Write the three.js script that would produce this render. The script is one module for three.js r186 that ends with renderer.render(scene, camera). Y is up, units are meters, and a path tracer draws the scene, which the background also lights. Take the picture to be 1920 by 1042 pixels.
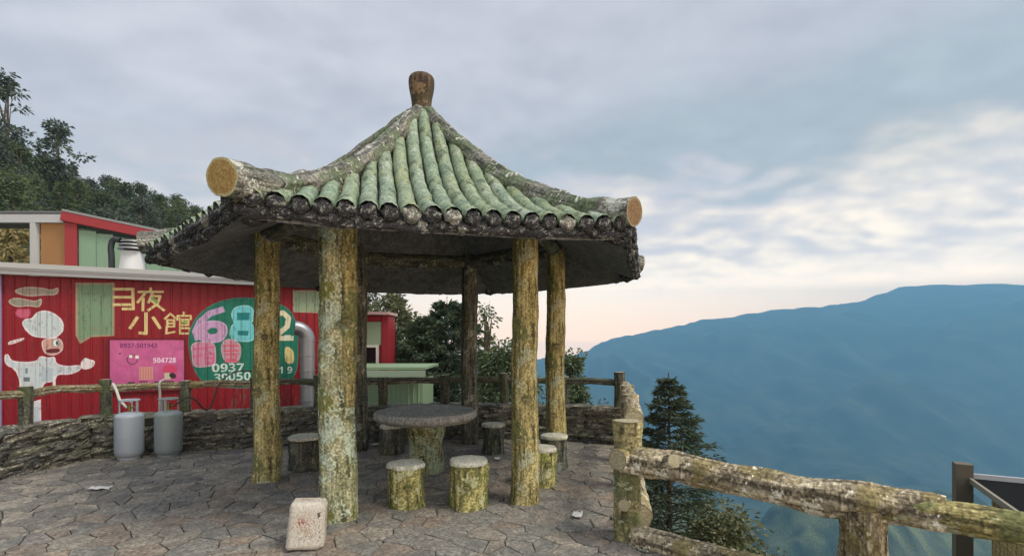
import * as THREE from 'three';
import { mergeGeometries, mergeVertices } from 'three/addons/utils/BufferGeometryUtils.js';
import { RoundedBoxGeometry } from 'three/addons/geometries/RoundedBoxGeometry.js';
import { createNoise3D } from 'simplex-noise';

// ------------------------------------------------------------ camera, sky, sun, exposure
const scene = new THREE.Scene();
const camera = new THREE.PerspectiveCamera(66.82, 1920 / 1280, 0.1, 20000);
camera.setViewOffset(1920, 1280, 0, 0, 1920, 1042);       // level camera, the frame keeps the upper part of the view
camera.position.set(0, 1.6, 0);
camera.lookAt(0, 1.6, -10);
camera.updateMatrixWorld();

const renderer = new THREE.WebGLRenderer({ antialias: true });
renderer.toneMapping = THREE.LinearToneMapping;
renderer.toneMappingExposure = 1.9;
renderer.shadowMap.enabled = true;

const SUN_AZ = 118, SUN_EL = 56, GLOW_AZ = 48;                             // degrees to the right of the view, degrees up
const rad = (d) => d * Math.PI / 180;
const sunDir = new THREE.Vector3(Math.sin(rad(SUN_AZ)) * Math.cos(rad(SUN_EL)), Math.sin(rad(SUN_EL)), -Math.cos(rad(SUN_AZ)) * Math.cos(rad(SUN_EL)));
const sun = new THREE.DirectionalLight(new THREE.Color().setRGB(1, 0.93, 0.82), 1.5);
sun.name = 'sun';
sun.position.copy(sunDir).multiplyScalar(60);
sun.castShadow = true;
sun.shadow.radius = 40;
sun.shadow.mapSize.set(2048, 2048);
Object.assign(sun.shadow.camera, { left: -25, right: 25, top: 25, bottom: -25, near: 1, far: 140 });
scene.add(sun, sun.target);

function mulberry(a) { return () => { a |= 0; a = a + 0x6D2B79F5 | 0; let t = Math.imul(a ^ a >>> 15, 1 | a); t = t + Math.imul(t ^ t >>> 7, 61 | t) ^ t; return ((t ^ t >>> 14) >>> 0) / 4294967296; }; }
const noise3 = createNoise3D(mulberry(11));
function fbm3(x, y, z, oct = 4) { let s = 0, a = 0.5; for (let i = 0; i < oct; i++) { s += a * noise3(x, y, z); x *= 2.03; y *= 2.03; z *= 2.03; a *= 0.5; } return s; }
const clamp = (x, a = 0, b = 1) => Math.min(b, Math.max(a, x));
const smooth = (a, b, x) => { const t = clamp((x - a) / (b - a)); return t * t * (3 - 2 * t); };
const lerp = (a, b, t) => a + (b - a) * t;
const lerp3 = (a, b, t) => [lerp(a[0], b[0], t), lerp(a[1], b[1], t), lerp(a[2], b[2], t)];

const HAZE = 0.00048;                                       // density of the valley air per metre
scene.fog = new THREE.FogExp2(new THREE.Color().setRGB(0.24, 0.62, 1.0), HAZE);
{ // overcast evening sky: grey lilac deck with slate masses, thinning to cream cloud and a peach band low down on the sunset side
  const w = 1536, h = 768, d = new Float32Array(w * h * 4), K = 1 / 1.9;
  const lilac = [0.505, 0.53, 0.61], slate = [0.395, 0.46, 0.53], pale = [0.565, 0.575, 0.655], cream = [1.0, 0.90, 0.78], grey = [0.62, 0.62, 0.66], peach = [1.02, 0.77, 0.64];
  const masses = [[42, 20, 20, 7, 1], [12, 20, 16, 5, 0.9], [30, 14.5, 9, 4, 0.6], [-62, 17, 22, 7, 0.7], [-25, 14, 10, 5, 0.35], [85, 24, 18, 8, 0.8], [130, 19, 25, 7, 0.8], [-120, 22, 28, 9, 0.8], [180, 26, 25, 9, 0.8], [-22, 29, 18, 6, -0.9], [-40, 24, 12, 5, -0.5], [3, 31, 12, 4, -0.8], [60, 34, 20, 6, -0.6], [-95, 36, 25, 7, -0.6]];
  for (let j = 0; j < h; j++) for (let i = 0; i < w; i++) {
    const el = ((j + 0.5) / h - 0.5) * Math.PI, az = ((i + 0.5) / w - 0.5) * 2 * Math.PI;
    const y = Math.max(Math.sin(el), 0), x = Math.cos(az) * Math.cos(el), z = Math.sin(az) * Math.cos(el);
    const k = 1 / (y + 0.16), px = x * k, pz = z * k;
    const warp = fbm3(px * 0.7 + 5, pz * 0.7, 3.1, 3) * 0.8;
    const n1 = fbm3(px * 0.55 + warp, pz * 0.85 - warp * 0.6, 0.4, 5), n2 = fbm3(px * 1.5 - warp, pz * 2.1 + warp, 7.7, 5), n3 = fbm3(px * 3.6 + warp * 2, pz * 6.2, 13.2, 4);
    const A = Math.atan2(x, -z) * 57.3 + n2 * 10, E = el * 57.3 + n1 * 4 + n2 * 3; let mass = 0;
    for (const [ma, me, sa, se, v] of masses) { let da = A - ma; if (da > 180) da -= 360; if (da < -180) da += 360; mass += v * Math.exp(-((da / sa) ** 2) - ((E - me) / se) ** 2); }
    let c = lerp3(lilac, slate, smooth(0.1, 0.95, mass + n1 * 0.5 + n2 * 0.5));
    c = lerp3(c, pale, smooth(0.05, 0.9, -mass - n1 * 0.5 + n2 * 0.55) * 0.85);
    { const f = 1 + 0.10 * n2 + 0.09 * n3 + 0.05 * fbm3(px * 8, pz * 8, 21, 3); c = [c[0] * f, c[1] * f, c[2] * (1 + (f - 1) * 0.8)]; }
    const side = smooth(0.3, 0.95, 0.5 + 0.5 * (x * Math.sin(rad(GLOW_AZ)) - z * Math.cos(rad(GLOW_AZ))) / Math.max(Math.hypot(x, z), 1e-3));
    const low = 1 - smooth(0.10, 0.33, y + n2 * 0.12 + n3 * 0.04);
    c = lerp3(c, lerp3(cream, grey, clamp(0.6 + n3 * 0.8 + n2 * 0.7) * smooth(0.06, 0.18, y)), low * (0.15 + 0.8 * side));
    c = lerp3(c, peach, (1 - smooth(0.0, 0.13, y + n3 * 0.02)) * (0.35 + 0.5 * side));
    // what is seen low down is the far cloud through the valley haze; the haze itself is drawn by the fog, so take its share out here
    const path = Math.min(360 / Math.max(Math.sin(el), 0.02), 3600), T = Math.exp(-HAZE * path), air = [0.12, 0.25, 0.38], zen = 1 + 0.4 * smooth(0.5, 1, y), o = (j * w + i) * 4;
    for (let q = 0; q < 3; q++) d[o + q] = clamp((c[q] - air[q] * (1 - T)) / T, 0.05, 7) * K * zen;   // an overcast deck is brightest overhead
    d[o + 3] = 1;
  }
  const sky = new THREE.DataTexture(d, w, h, THREE.RGBAFormat, THREE.FloatType);
  sky.mapping = THREE.EquirectangularReflectionMapping; sky.minFilter = sky.magFilter = THREE.LinearFilter; sky.needsUpdate = true;
  scene.background = sky; scene.environment = sky;
}

// ------------------------------------------------------------ naming helpers
const used = new Map();
function numbered(name) { const n = used.get(name) || 0; used.set(name, n + 1); return n ? name + '_' + String(n).padStart(3, '0') : name; }
function thing(name, label, category, pos = [0, 0, 0], turn = 0, group) {
  const o = new THREE.Group(); o.name = numbered(name); o.position.set(...pos); o.rotation.y = turn; o.userData = { label, category };
  if (group) o.userData.group = group; scene.add(o); return o;
}
function mesh(name, geo, mat, parent) {
  const m = new THREE.Mesh(geo, mat); m.name = parent === scene ? numbered(name) : name; m.castShadow = m.receiveShadow = true; parent.add(m); return m;
}
function solo(name, geo, mat, label, category, group) { const m = mesh(name, geo, mat, scene); m.userData = { label, category }; if (group) m.userData.group = group; return m; }
function structure(name, geo, mat) { const m = mesh(name, geo, mat, scene); m.userData.kind = 'structure'; return m; }
const V = (x, y, z) => new THREE.Vector3(x, y, z);

// ------------------------------------------------------------ computed textures
function tileNoise(size, fx, fy, oct, seed) {             // tileable value noise, 0..1
  const out = new Float32Array(size * size); let amp = 0.5, tot = 0;
  for (let o = 0; o < oct; o++) {
    const r = mulberry(seed * 97 + o * 13), L = new Float32Array(fx * fy); for (let i = 0; i < L.length; i++) L[i] = r();
    for (let y = 0; y < size; y++) {
      const gy = y / size * fy, y0 = Math.floor(gy), ty = gy - y0, sy = ty * ty * (3 - 2 * ty), ra = (y0 % fy) * fx, rb = ((y0 + 1) % fy) * fx;
      for (let x = 0; x < size; x++) {
        const gx = x / size * fx, x0 = Math.floor(gx), tx = gx - x0, sx = tx * tx * (3 - 2 * tx), a = x0 % fx, b = (x0 + 1) % fx;
        const p = L[ra + a] + (L[ra + b] - L[ra + a]) * sx, q = L[rb + a] + (L[rb + b] - L[rb + a]) * sx;
        out[y * size + x] += amp * (p + (q - p) * sy);
      }
    }
    tot += amp; amp *= 0.55; fx = Math.min(fx * 2, size); fy = Math.min(fy * 2, size);
  }
  for (let i = 0; i < out.length; i++) out[i] = clamp((out[i] / tot - 0.5) * 1.7 + 0.5);
  return out;
}
function dataTex(size, f, srgb) {
  const d = new Uint8Array(size * size * 4);
  for (let i = 0; i < size * size; i++) { const c = f(i); d[i * 4] = clamp(c[0], 0, 255); d[i * 4 + 1] = clamp(c[1], 0, 255); d[i * 4 + 2] = clamp(c[2], 0, 255); d[i * 4 + 3] = 255; }
  const t = new THREE.DataTexture(d, size, size); t.wrapS = t.wrapT = THREE.RepeatWrapping; t.magFilter = THREE.LinearFilter; t.minFilter = THREE.LinearMipmapLinearFilter; t.generateMipmaps = true;
  if (srgb) t.colorSpace = THREE.SRGBColorSpace; t.needsUpdate = true; return t;
}
const N = { // shared noise fields
  streak: tileNoise(512, 22, 3, 4, 1), streak2: tileNoise(512, 48, 5, 3, 2), patch: tileNoise(512, 4, 4, 5, 3), patch2: tileNoise(512, 5, 5, 5, 4), fine: tileNoise(512, 64, 64, 3, 5), mid: tileNoise(512, 16, 16, 4, 6), blot: tileNoise(512, 9, 9, 4, 7),
};
const grey = (v) => [v * 255, v * 255, v * 255];
function barkMat(name, dark, mid, light, lichen, lichenAt, moss, mossAt, bump = 0.02) {
  [dark, mid, light, lichen, moss] = [dark, mid, light, lichen, moss].map((c) => c.map((v) => v * 1.16));
  const hgt = (i) => N.streak[i] * 0.5 + N.streak2[i] * 0.3 + N.fine[i] * 0.2;
  const map = dataTex(512, (i) => {
    const h = hgt(i); let c = h < 0.5 ? lerp3(dark, mid, smooth(0.22, 0.5, h)) : lerp3(mid, light, smooth(0.5, 0.75, h));
    c = lerp3(c, moss, smooth(mossAt, mossAt + 0.14, N.patch2[i] * 0.75 + N.mid[i] * 0.25) * 0.8);
    c = lerp3(c, lichen, smooth(lichenAt, lichenAt + 0.07, N.patch[i] * 0.5 + N.blot[i] * 0.3 + N.fine[i] * 0.2) * 0.85);
    const f = 0.82 + 0.36 * N.fine[i]; return [c[0] * f, c[1] * f, c[2] * f];
  }, true);
  const b = dataTex(512, (i) => grey(hgt(i)));
  return new THREE.MeshStandardMaterial({ name, map, bumpMap: b, bumpScale: bump, roughness: 0.92 });
}
function stoneMat(name, a, b, spot, spotAt, bump = 0.012) {
  [a, b, spot] = [a, b, spot].map((c) => c.map((v) => Math.min(v * 1.16, 225)));
  const map = dataTex(512, (i) => { let c = lerp3(a, b, clamp(N.mid[i] * 0.5 + N.patch[i] * 0.5)); c = lerp3(c, spot, smooth(spotAt, spotAt + 0.1, N.blot[i] * 0.6 + N.fine[i] * 0.4) * 0.8); const f = 0.75 + 0.5 * N.fine[i]; return [c[0] * f, c[1] * f, c[2] * f]; }, true);
  return new THREE.MeshStandardMaterial({ name, map, bumpMap: dataTex(512, (i) => grey(N.mid[i] * 0.6 + N.fine[i] * 0.4)), bumpScale: bump, roughness: 0.9 });
}
function plain(name, hex, roughness = 0.7, metalness = 0) { return new THREE.MeshStandardMaterial({ name, color: hex, roughness, metalness }); }
const tint = (m, r, g, b) => { const c = m.clone(); c.color.setRGB(r, g, b); return c; };

const M = {
  barkYellow: barkMat('yellow brown moulded bark', [80, 74, 46], [134, 124, 80], [172, 161, 112], [150, 152, 126], 0.58, [98, 102, 62], 0.54),
  barkGrey: barkMat('grey green lichened bark', [84, 84, 62], [138, 138, 106], [176, 172, 136], [168, 180, 160], 0.50, [116, 118, 60], 0.54),
  barkMossy: barkMat('mossy moulded bark', [72, 70, 44], [122, 118, 72], [168, 160, 104], [164, 164, 128], 0.6, [96, 106, 50], 0.5),
  barkPale: barkMat('weathered pale bark', [80, 72, 58], [142, 131, 108], [186, 176, 150], [200, 196, 180], 0.56, [128, 116, 76], 0.62, 0.03),
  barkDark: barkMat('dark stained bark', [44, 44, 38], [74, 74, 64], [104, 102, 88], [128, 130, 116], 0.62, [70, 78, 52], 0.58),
  ridge: barkMat('mottled ridge bark', [66, 66, 60], [102, 102, 94], [138, 136, 126], [166, 168, 158], 0.54, [86, 98, 74], 0.56, 0.03),
  concrete: stoneMat('grey concrete', [126, 126, 120], [148, 146, 138], [108, 108, 102], 0.62, 0.004),
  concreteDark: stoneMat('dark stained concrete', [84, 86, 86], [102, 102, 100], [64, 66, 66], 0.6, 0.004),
  stoolTop: stoneMat('pale worn concrete top', [162, 160, 146], [192, 190, 176], [132, 134, 112], 0.62, 0.006),
  crust: stoneMat('black weathered crust', [36, 36, 38], [62, 62, 62], [142, 144, 136], 0.64, 0.02),
  crustPale: stoneMat('grey weathered crust', [92, 94, 88], [138, 138, 128], [188, 188, 176], 0.6, 0.02),
  wallStone: stoneMat('dark rubble stone', [64, 64, 60], [104, 102, 94], [132, 132, 120], 0.64, 0.02),
  paving: stoneMat('grey brown slate', [103, 99, 93], [128, 122, 113], [89, 86, 82], 0.6, 0.005),
  mortar: stoneMat('dirty joint mortar', [88, 84, 77], [108, 103, 95], [76, 76, 66], 0.6, 0.008),
  whiteStone: stoneMat('flaking white paint on stone', [196, 190, 174], [218, 212, 198], [172, 148, 132], 0.6, 0.006),
};
M.wallStones = [M.wallStone, tint(M.wallStone, 0.78, 0.8, 0.8), tint(M.wallStone, 1.25, 1.2, 1.08), tint(M.wallStone, 1.0, 1.02, 0.86)];
M.pavings = [M.paving, tint(M.paving, 0.8, 0.8, 0.8), tint(M.paving, 1.15, 1.12, 1.05), tint(M.paving, 1.08, 0.97, 0.88), tint(M.paving, 0.94, 0.98, 0.98)];
M.bamboo = (() => {
  const map = dataTex(512, (i) => {
    let c = lerp3([116, 136, 112], [146, 162, 136], N.streak2[i] * 0.5 + N.patch[i] * 0.5);
    c = lerp3(c, [148, 156, 116], smooth(0.55, 0.72, N.patch2[i] * 0.7 + N.fine[i] * 0.3) * 0.75);
    c = lerp3(c, [164, 172, 156], smooth(0.58, 0.68, N.blot[i] * 0.6 + N.patch[i] * 0.2 + N.fine[i] * 0.2) * 0.7);
    c = lerp3(c, [70, 84, 64], smooth(0.62, 0.8, (1 - N.blot[i]) * 0.6 + N.mid[i] * 0.4) * 0.7);
    const f = 0.84 + 0.32 * N.fine[i]; return [c[0] * f, c[1] * f, c[2] * f];
  }, true);
  return new THREE.MeshStandardMaterial({ name: 'green glazed bamboo', map, bumpMap: dataTex(512, (i) => grey(N.streak2[i] * 0.5 + N.fine[i] * 0.5)), bumpScale: 0.004, roughness: 0.62 });
})();
M.bamboos = [M.bamboo, tint(M.bamboo, 0.9, 0.95, 0.92), tint(M.bamboo, 1.06, 1.03, 0.95), tint(M.bamboo, 0.95, 0.95, 0.84)];
function endMat(name, a, b, core, rim) { // sawn log end with rings, uv centred
  const map = dataTex(256, (i) => {
    const x = (i % 256) / 128 - 1, y = Math.floor(i / 256) / 128 - 1, r = Math.hypot(x, y), n = N.mid[(Math.floor(i / 256) * 2) * 512 + (i % 256) * 2], f = N.fine[(Math.floor(i / 256) * 2) * 512 + (i % 256) * 2];
    let c = lerp3(a, b, 0.5 + 0.5 * Math.sin(r * 34 + n * 7)); c = lerp3(c, core, n * 0.7);
    if (r > 0.8) c = lerp3(c, rim, smooth(0.8, 0.9, r + (n - 0.5) * 0.1)); const k = 0.82 + 0.36 * f; return [c[0] * k, c[1] * k, c[2] * k];
  }, true);
  return new THREE.MeshStandardMaterial({ name, map, bumpMap: M.concrete.bumpMap, bumpScale: 0.004, roughness: 0.85 });
}
M.cutEnd = endMat('sawn yellow log end', [164, 138, 80], [184, 158, 98], [140, 112, 62], [186, 178, 136]);
M.cutEndGrey = endMat('weathered log end', [184, 174, 142], [206, 198, 170], [150, 140, 106], [140, 132, 102]);
M.cutEndBrown = endMat('brown log end', [136, 108, 72], [156, 128, 88], [110, 86, 58], [150, 140, 108]);

// ------------------------------------------------------------ shape helpers
function geoFrom(pos, uv, idx, col) {
  const g = new THREE.BufferGeometry(); g.setAttribute('position', new THREE.Float32BufferAttribute(pos, 3));
  if (uv) g.setAttribute('uv', new THREE.Float32BufferAttribute(uv, 2)); if (col) g.setAttribute('color', new THREE.Float32BufferAttribute(col, 3));
  if (idx) g.setIndex(idx); g.computeVertexNormals(); return g;
}
// a bark-covered log along a path; returns the bark surface and its two end discs
function logShape(points, radii, { radial = 16, step = 0.06, rough = 0.1, lump = 0.06, seed = 1, cleanEnd = 0 } = {}) {
  const curve = new THREE.CatmullRomCurve3(points, false, 'catmullrom', 0.4), len = curve.getLength(), n = Math.max(3, Math.ceil(len / step));
  const fr = curve.computeFrenetFrames(n, false), pos = [], uv = [], idx = [];
  const rAt = (t) => { const f = t * (radii.length - 1), i = Math.min(Math.floor(f), radii.length - 2); return lerp(radii[i], radii[i + 1], f - i); };
  const ends = [[], []];
  for (let i = 0; i <= n; i++) {
    const t = i / n, c = curve.getPointAt(t), r0 = rAt(t), ro = rough * (1 - cleanEnd * smooth(0.9, 0.99, t)), lu = lump * (1 - cleanEnd * smooth(0.9, 0.99, t));
    for (let j = 0; j <= radial; j++) {
      const a = (j % radial) / radial * Math.PI * 2, ca = Math.cos(a), sa = Math.sin(a), L = t * len;
      const r = r0 * (1 + ro * noise3(ca * 4.5 + seed * 7, sa * 4.5, L * 1.6) + ro * 0.5 * noise3(ca * 11 + seed, sa * 11, L * 4) + lu * noise3(ca * 1.2, sa * 1.2 + seed * 3, L * 2.6));
      const p = c.clone().addScaledVector(fr.normals[i], ca * r).addScaledVector(fr.binormals[i], sa * r);
      pos.push(p.x, p.y, p.z); uv.push(j / radial * Math.max(1, Math.round(r0 * 6.28 / 0.5)) * 0.5, L + seed * 0.37);
      if (i === 0) ends[0].push(p); if (i === n) ends[1].push(p);
    }
  }
  for (let i = 0; i < n; i++) for (let j = 0; j < radial; j++) { const a = i * (radial + 1) + j, b = a + radial + 1; idx.push(a, a + 1, b, b, a + 1, b + 1); }
  const bark = geoFrom(pos, uv, idx);
  const cap = (ring, t, flip) => {
    const c = curve.getPointAt(t), dir = curve.getTangentAt(t).multiplyScalar(flip ? -0.006 : 0.006), cc = c.clone().add(dir), p = [cc.x, cc.y, cc.z], u = [0.5, 0.5], id = [];
    ring.forEach((q, j) => { const a = j / radial * Math.PI * 2; p.push(q.x, q.y, q.z); u.push(0.5 + 0.49 * Math.cos(a), 0.5 + 0.49 * Math.sin(a)); if (j) flip ? id.push(0, j + 1, j) : id.push(0, j, j + 1); });
    return geoFrom(p, u, id);
  };
  return { bark, start: cap(ends[0], 0, true), end: cap(ends[1], 1, false), len, curve };
}
function knotDisc(r, depth, seed) { // a sawn branch stub
  return logShape([V(0, 0, -depth), V(0, 0, depth * 0.5), V(0, 0, depth)], [r * 1.15, r], { radial: 10, step: depth, seed, rough: 0.08 });
}
function addKnot(parent, pos, dir, r, mat, seed, endMat = mat) {
  const k = knotDisc(r, 0.05, seed), q = new THREE.Quaternion().setFromUnitVectors(V(0, 0, 1), dir.clone().normalize());
  for (const g of [k.bark, k.end]) { g.applyQuaternion(q); g.translate(pos.x, pos.y, pos.z); }
  const m = mesh('branch_stub', k.bark, mat, parent); mesh('cut_end', k.end, endMat, m);
}
function blobGeo(seed, detail = 2, amt = 0.3, freq = 1.3) { // irregular lump, unit radius
  const g = mergeVertices(new THREE.IcosahedronGeometry(1, detail).deleteAttribute('normal').deleteAttribute('uv'), 1e-4), p = g.attributes.position, uv = [];
  for (let i = 0; i < p.count; i++) { const v = V(p.getX(i), p.getY(i), p.getZ(i)), k = 1 + amt * noise3(v.x * freq + seed * 5, v.y * freq, v.z * freq) + amt * 0.4 * noise3(v.x * 3.5, v.y * 3.5 + seed, v.z * 3.5); v.multiplyScalar(k); p.setXYZ(i, v.x, v.y, v.z); uv.push(v.x * 0.2 + v.z * 0.13 + seed * 0.3, v.y * 0.2 + v.z * 0.11); }
  g.setAttribute('uv', new THREE.Float32BufferAttribute(uv, 2)); g.computeVertexNormals(); return g;
}
function boxStone(seed) { // unit rubble stone: a knocked-about block, -0.5..0.5
  const g = new THREE.BoxGeometry(1, 1, 1, 3, 2, 2), m = mergeVertices(g.deleteAttribute('normal').deleteAttribute('uv'), 1e-4), p = m.attributes.position, uv = [];
  for (let i = 0; i < p.count; i++) {
    let x = p.getX(i), y = p.getY(i), z = p.getZ(i); const e = Math.abs(x) > 0.4 ? 1 : 0, f = Math.abs(y) > 0.4 ? 1 : 0, h = Math.abs(z) > 0.4 ? 1 : 0, k = e + f + h > 2 ? 0.86 : e + f + h > 1 ? 0.94 : 1;
    x *= k; y *= k; z *= k; x += 0.09 * noise3(x * 2 + seed * 9, y * 2, z * 2); y += 0.12 * noise3(x * 2, y * 2 + seed * 9, z * 2); z += 0.14 * noise3(x * 2, y * 2, z * 2 + seed * 9);
    p.setXYZ(i, x, y, z); uv.push(x * 0.3 + z * 0.2 + seed * 0.21, y * 0.25 + z * 0.1 + seed * 0.37);
  }
  m.setAttribute('uv', new THREE.Float32BufferAttribute(uv, 2)); const u = m.toNonIndexed(); u.computeVertexNormals(); return u;
}
function boxGeo(w, h, d, x = 0, y = 0, z = 0, uvScale = 1) {
  const g = new THREE.BoxGeometry(w, h, d), uv = g.attributes.uv, p = g.attributes.position, n = g.attributes.normal;
  for (let i = 0; i < uv.count; i++) { const ax = Math.abs(n.getX(i)) > 0.5 ? 0 : Math.abs(n.getY(i)) > 0.5 ? 1 : 2; uv.setXY(i, (ax === 0 ? p.getZ(i) : p.getX(i)) * uvScale, (ax === 1 ? p.getZ(i) : p.getY(i)) * uvScale); }
  return g.translate(x, y, z);
}
function tubeGeo(points, r, radial = 8, seg = 20) { return new THREE.TubeGeometry(new THREE.CatmullRomCurve3(points), seg, r, radial); }

// ------------------------------------------------------------ terrain: hillside, valley and the far mountain in one sheet
const ridgeTable = [[-6000, -40], [-1500, -60], [-300, -110], [363, -92], [500, -32], [627, 22], [880, 70], [1188, 131], [1430, 170], [1650, 188], [2045, 232], [2230, 275], [2408, 330], [2640, 345], [2970, 331], [3167, 316], [3700, 345], [6500, 345]];
function table(t, x) { for (let i = 1; i < t.length; i++) if (x < t[i][0]) { const a = t[i - 1], b = t[i]; return lerp(a[1], b[1], clamp((x - a[0]) / (b[0] - a[0]))); } return t[t.length - 1][1]; }
const softPos = (x, k = 1.5) => 0.5 * (x + Math.sqrt(x * x + k * k));
function ground(X, Z) { // Z metres ahead of the viewpoint
  const valley = -385 + 26 * fbm3(X / 420, Z / 420, 2.2, 4);
  const ridged = (1 - Math.abs(fbm3(X / 900 + Z / 2600, Z / 2400, 5.5, 4)) * 2.4);
  const zr = Z + 240 * noise3(X / 1300, 0, 9.1);
  const t = smooth(1150, 3200, zr), top = table(ridgeTable, X) + 10 * noise3(X / 170, 1, 2) + 5 * noise3(X / 60, 4, 2);
  const drop = Z > 3200 ? (Z - 3200) * 0.35 : 0;
  let far = lerp(valley, top, Math.pow(t, 1.25)) + 190 * ridged * t * (1 - t) * 2.2 + 34 * fbm3(X / 260, Z / 260, 1, 5) * (1 - smooth(0.75, 1, t)) - drop;
  const crest = table([[-2000, -420], [700, -420], [1100, -340], [1540, -120], [1900, 60], [2180, 172], [2600, 230], [5000, 260]], X) + 30 * fbm3(X / 200, 3, 7, 3);
  far = Math.max(far, -400 + (crest + 400) * Math.exp(-(((Z - 2250 - 120 * noise3(X / 500, 2, 5)) / 420) ** 2)) + 45 * fbm3(X / 170, Z / 170, 11, 4));
  const crest2 = table([[-2000, -420], [300, -420], [700, -330], [1000, -230], [1250, -130], [1500, -200], [1900, -300], [5000, -380]], X) + 24 * fbm3(X / 150, 1, 3, 3);
  far = Math.max(far, -400 + (crest2 + 400) * Math.exp(-(((Z - 1750 - 90 * noise3(X / 300, 2, 5)) / 300) ** 2)) + 36 * fbm3(X / 130, Z / 130, 17, 4));
  const rough = 1 + 0.4 * fbm3(X / 60, Z / 60, 3, 4);
  far += 62 * Math.exp(-(((X - 560) / 210) ** 2) - ((Z - 1080) / 260) ** 2) + 58 * Math.exp(-(((X - 900) / 180) ** 2) - ((Z - 1180) / 240) ** 2) * rough;
  const lobe = (cx, cz, sx, sz) => Math.exp(-(((X - cx) / sx) ** 2) - ((Z - cz) / sz) ** 2);
  const foot = -430 + 252 * lobe(330, 560, 130, 140) + 236 * lobe(520, 590, 170, 150) * (1 - 0.75 * lobe(330, 560, 130, 140)) + 34 * fbm3(X / 120, Z / 120, 3, 4) + 12 * fbm3(X / 26, Z / 26, 5, 4);
  const slope = -0.85 - 0.9 * softPos(0.8 * X + 0.3 * Z - 2.6) + 0.25 * fbm3(X / 3, Z / 3, 6, 3);
  const hill = 0.59 * (-X - 16.2) + 0.10 * (Z - 40) - 0.8 * softPos(Z - 85, 10) + 1.2 * fbm3(X / 14, Z / 14, 8, 3);
  let near = Math.max(slope + softPos(hill - slope, 3), foot);
  const ledge = 15.2 + 1.5 * fbm3(X / 20, Z / 20, 4, 2) - 0.22 * softPos(Z - 72, 8);
  near = ledge - softPos(ledge - near, 3);
  return Math.max(near, far);
}
{
  const axis = (lo, hi, a, step) => { const out = [], t0 = Math.asinh(lo / a), t1 = Math.asinh(hi / a), n = Math.ceil((t1 - t0) * a / step); for (let i = 0; i <= n; i++) out.push(a * Math.sinh(lerp(t0, t1, i / n))); return out; };
  const xs = axis(-1800, 4600, 70, 1.15), zs = axis(-200, 3400, 70, 1.15), pos = [], uv = [], col = [], idx = [], W = xs.length;
  for (const z of zs) for (const x of xs) {
    const y = ground(x, z); pos.push(x, y, -z); uv.push(x / 9, z / 9);
    const f = fbm3(x / 130, z / 130, 3, 4), g = fbm3(x / 28, z / 28, 5, 3); // woods, tea terraces and clearings
    let c = lerp3([0.05, 0.09, 0.06], [0.09, 0.14, 0.08], clamp(0.5 + g));
    const farm = Math.min(1, Math.exp(-(((x - 330) / 170) ** 2) - ((z - 560) / 190) ** 2) + Math.exp(-(((x - 520) / 200) ** 2) - ((z - 590) / 190) ** 2)); // tea terraces on the near spurs
    c = lerp3(c, [0.16, 0.19, 0.09], smooth(0.05, 0.35, f) * 0.6); c = lerp3(c, [0.27, 0.32, 0.13], smooth(-0.05, 0.2, fbm3(x / 40 + 7, z / 40, 9, 4)) * farm * 0.9); c = lerp3(c, [0.03, 0.055, 0.03], smooth(0.05, 0.3, fbm3(x / 24, z / 24 + 3, 2, 3)) * farm * 0.8);
    c = lerp3(c, [0.024, 0.046, 0.03], smooth(0.1, 0.4, -f) * 0.6);
    col.push(...c);
  }
  for (let j = 0; j < zs.length - 1; j++) for (let i = 0; i < W - 1; i++) { const a = j * W + i; idx.push(a, a + 1, a + W, a + 1, a + W + 1, a + W); }
  const g = geoFrom(pos, uv, idx, col);
  const det = dataTex(512, (i) => { const f = 0.55 + 0.45 * N.mid[i] + 0.3 * (N.fine[i] - 0.5); return grey(f); }, true);
  structure('terrain', g, new THREE.MeshStandardMaterial({ name: 'wooded ground', vertexColors: true, map: det, roughness: 1 }));
}

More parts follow.
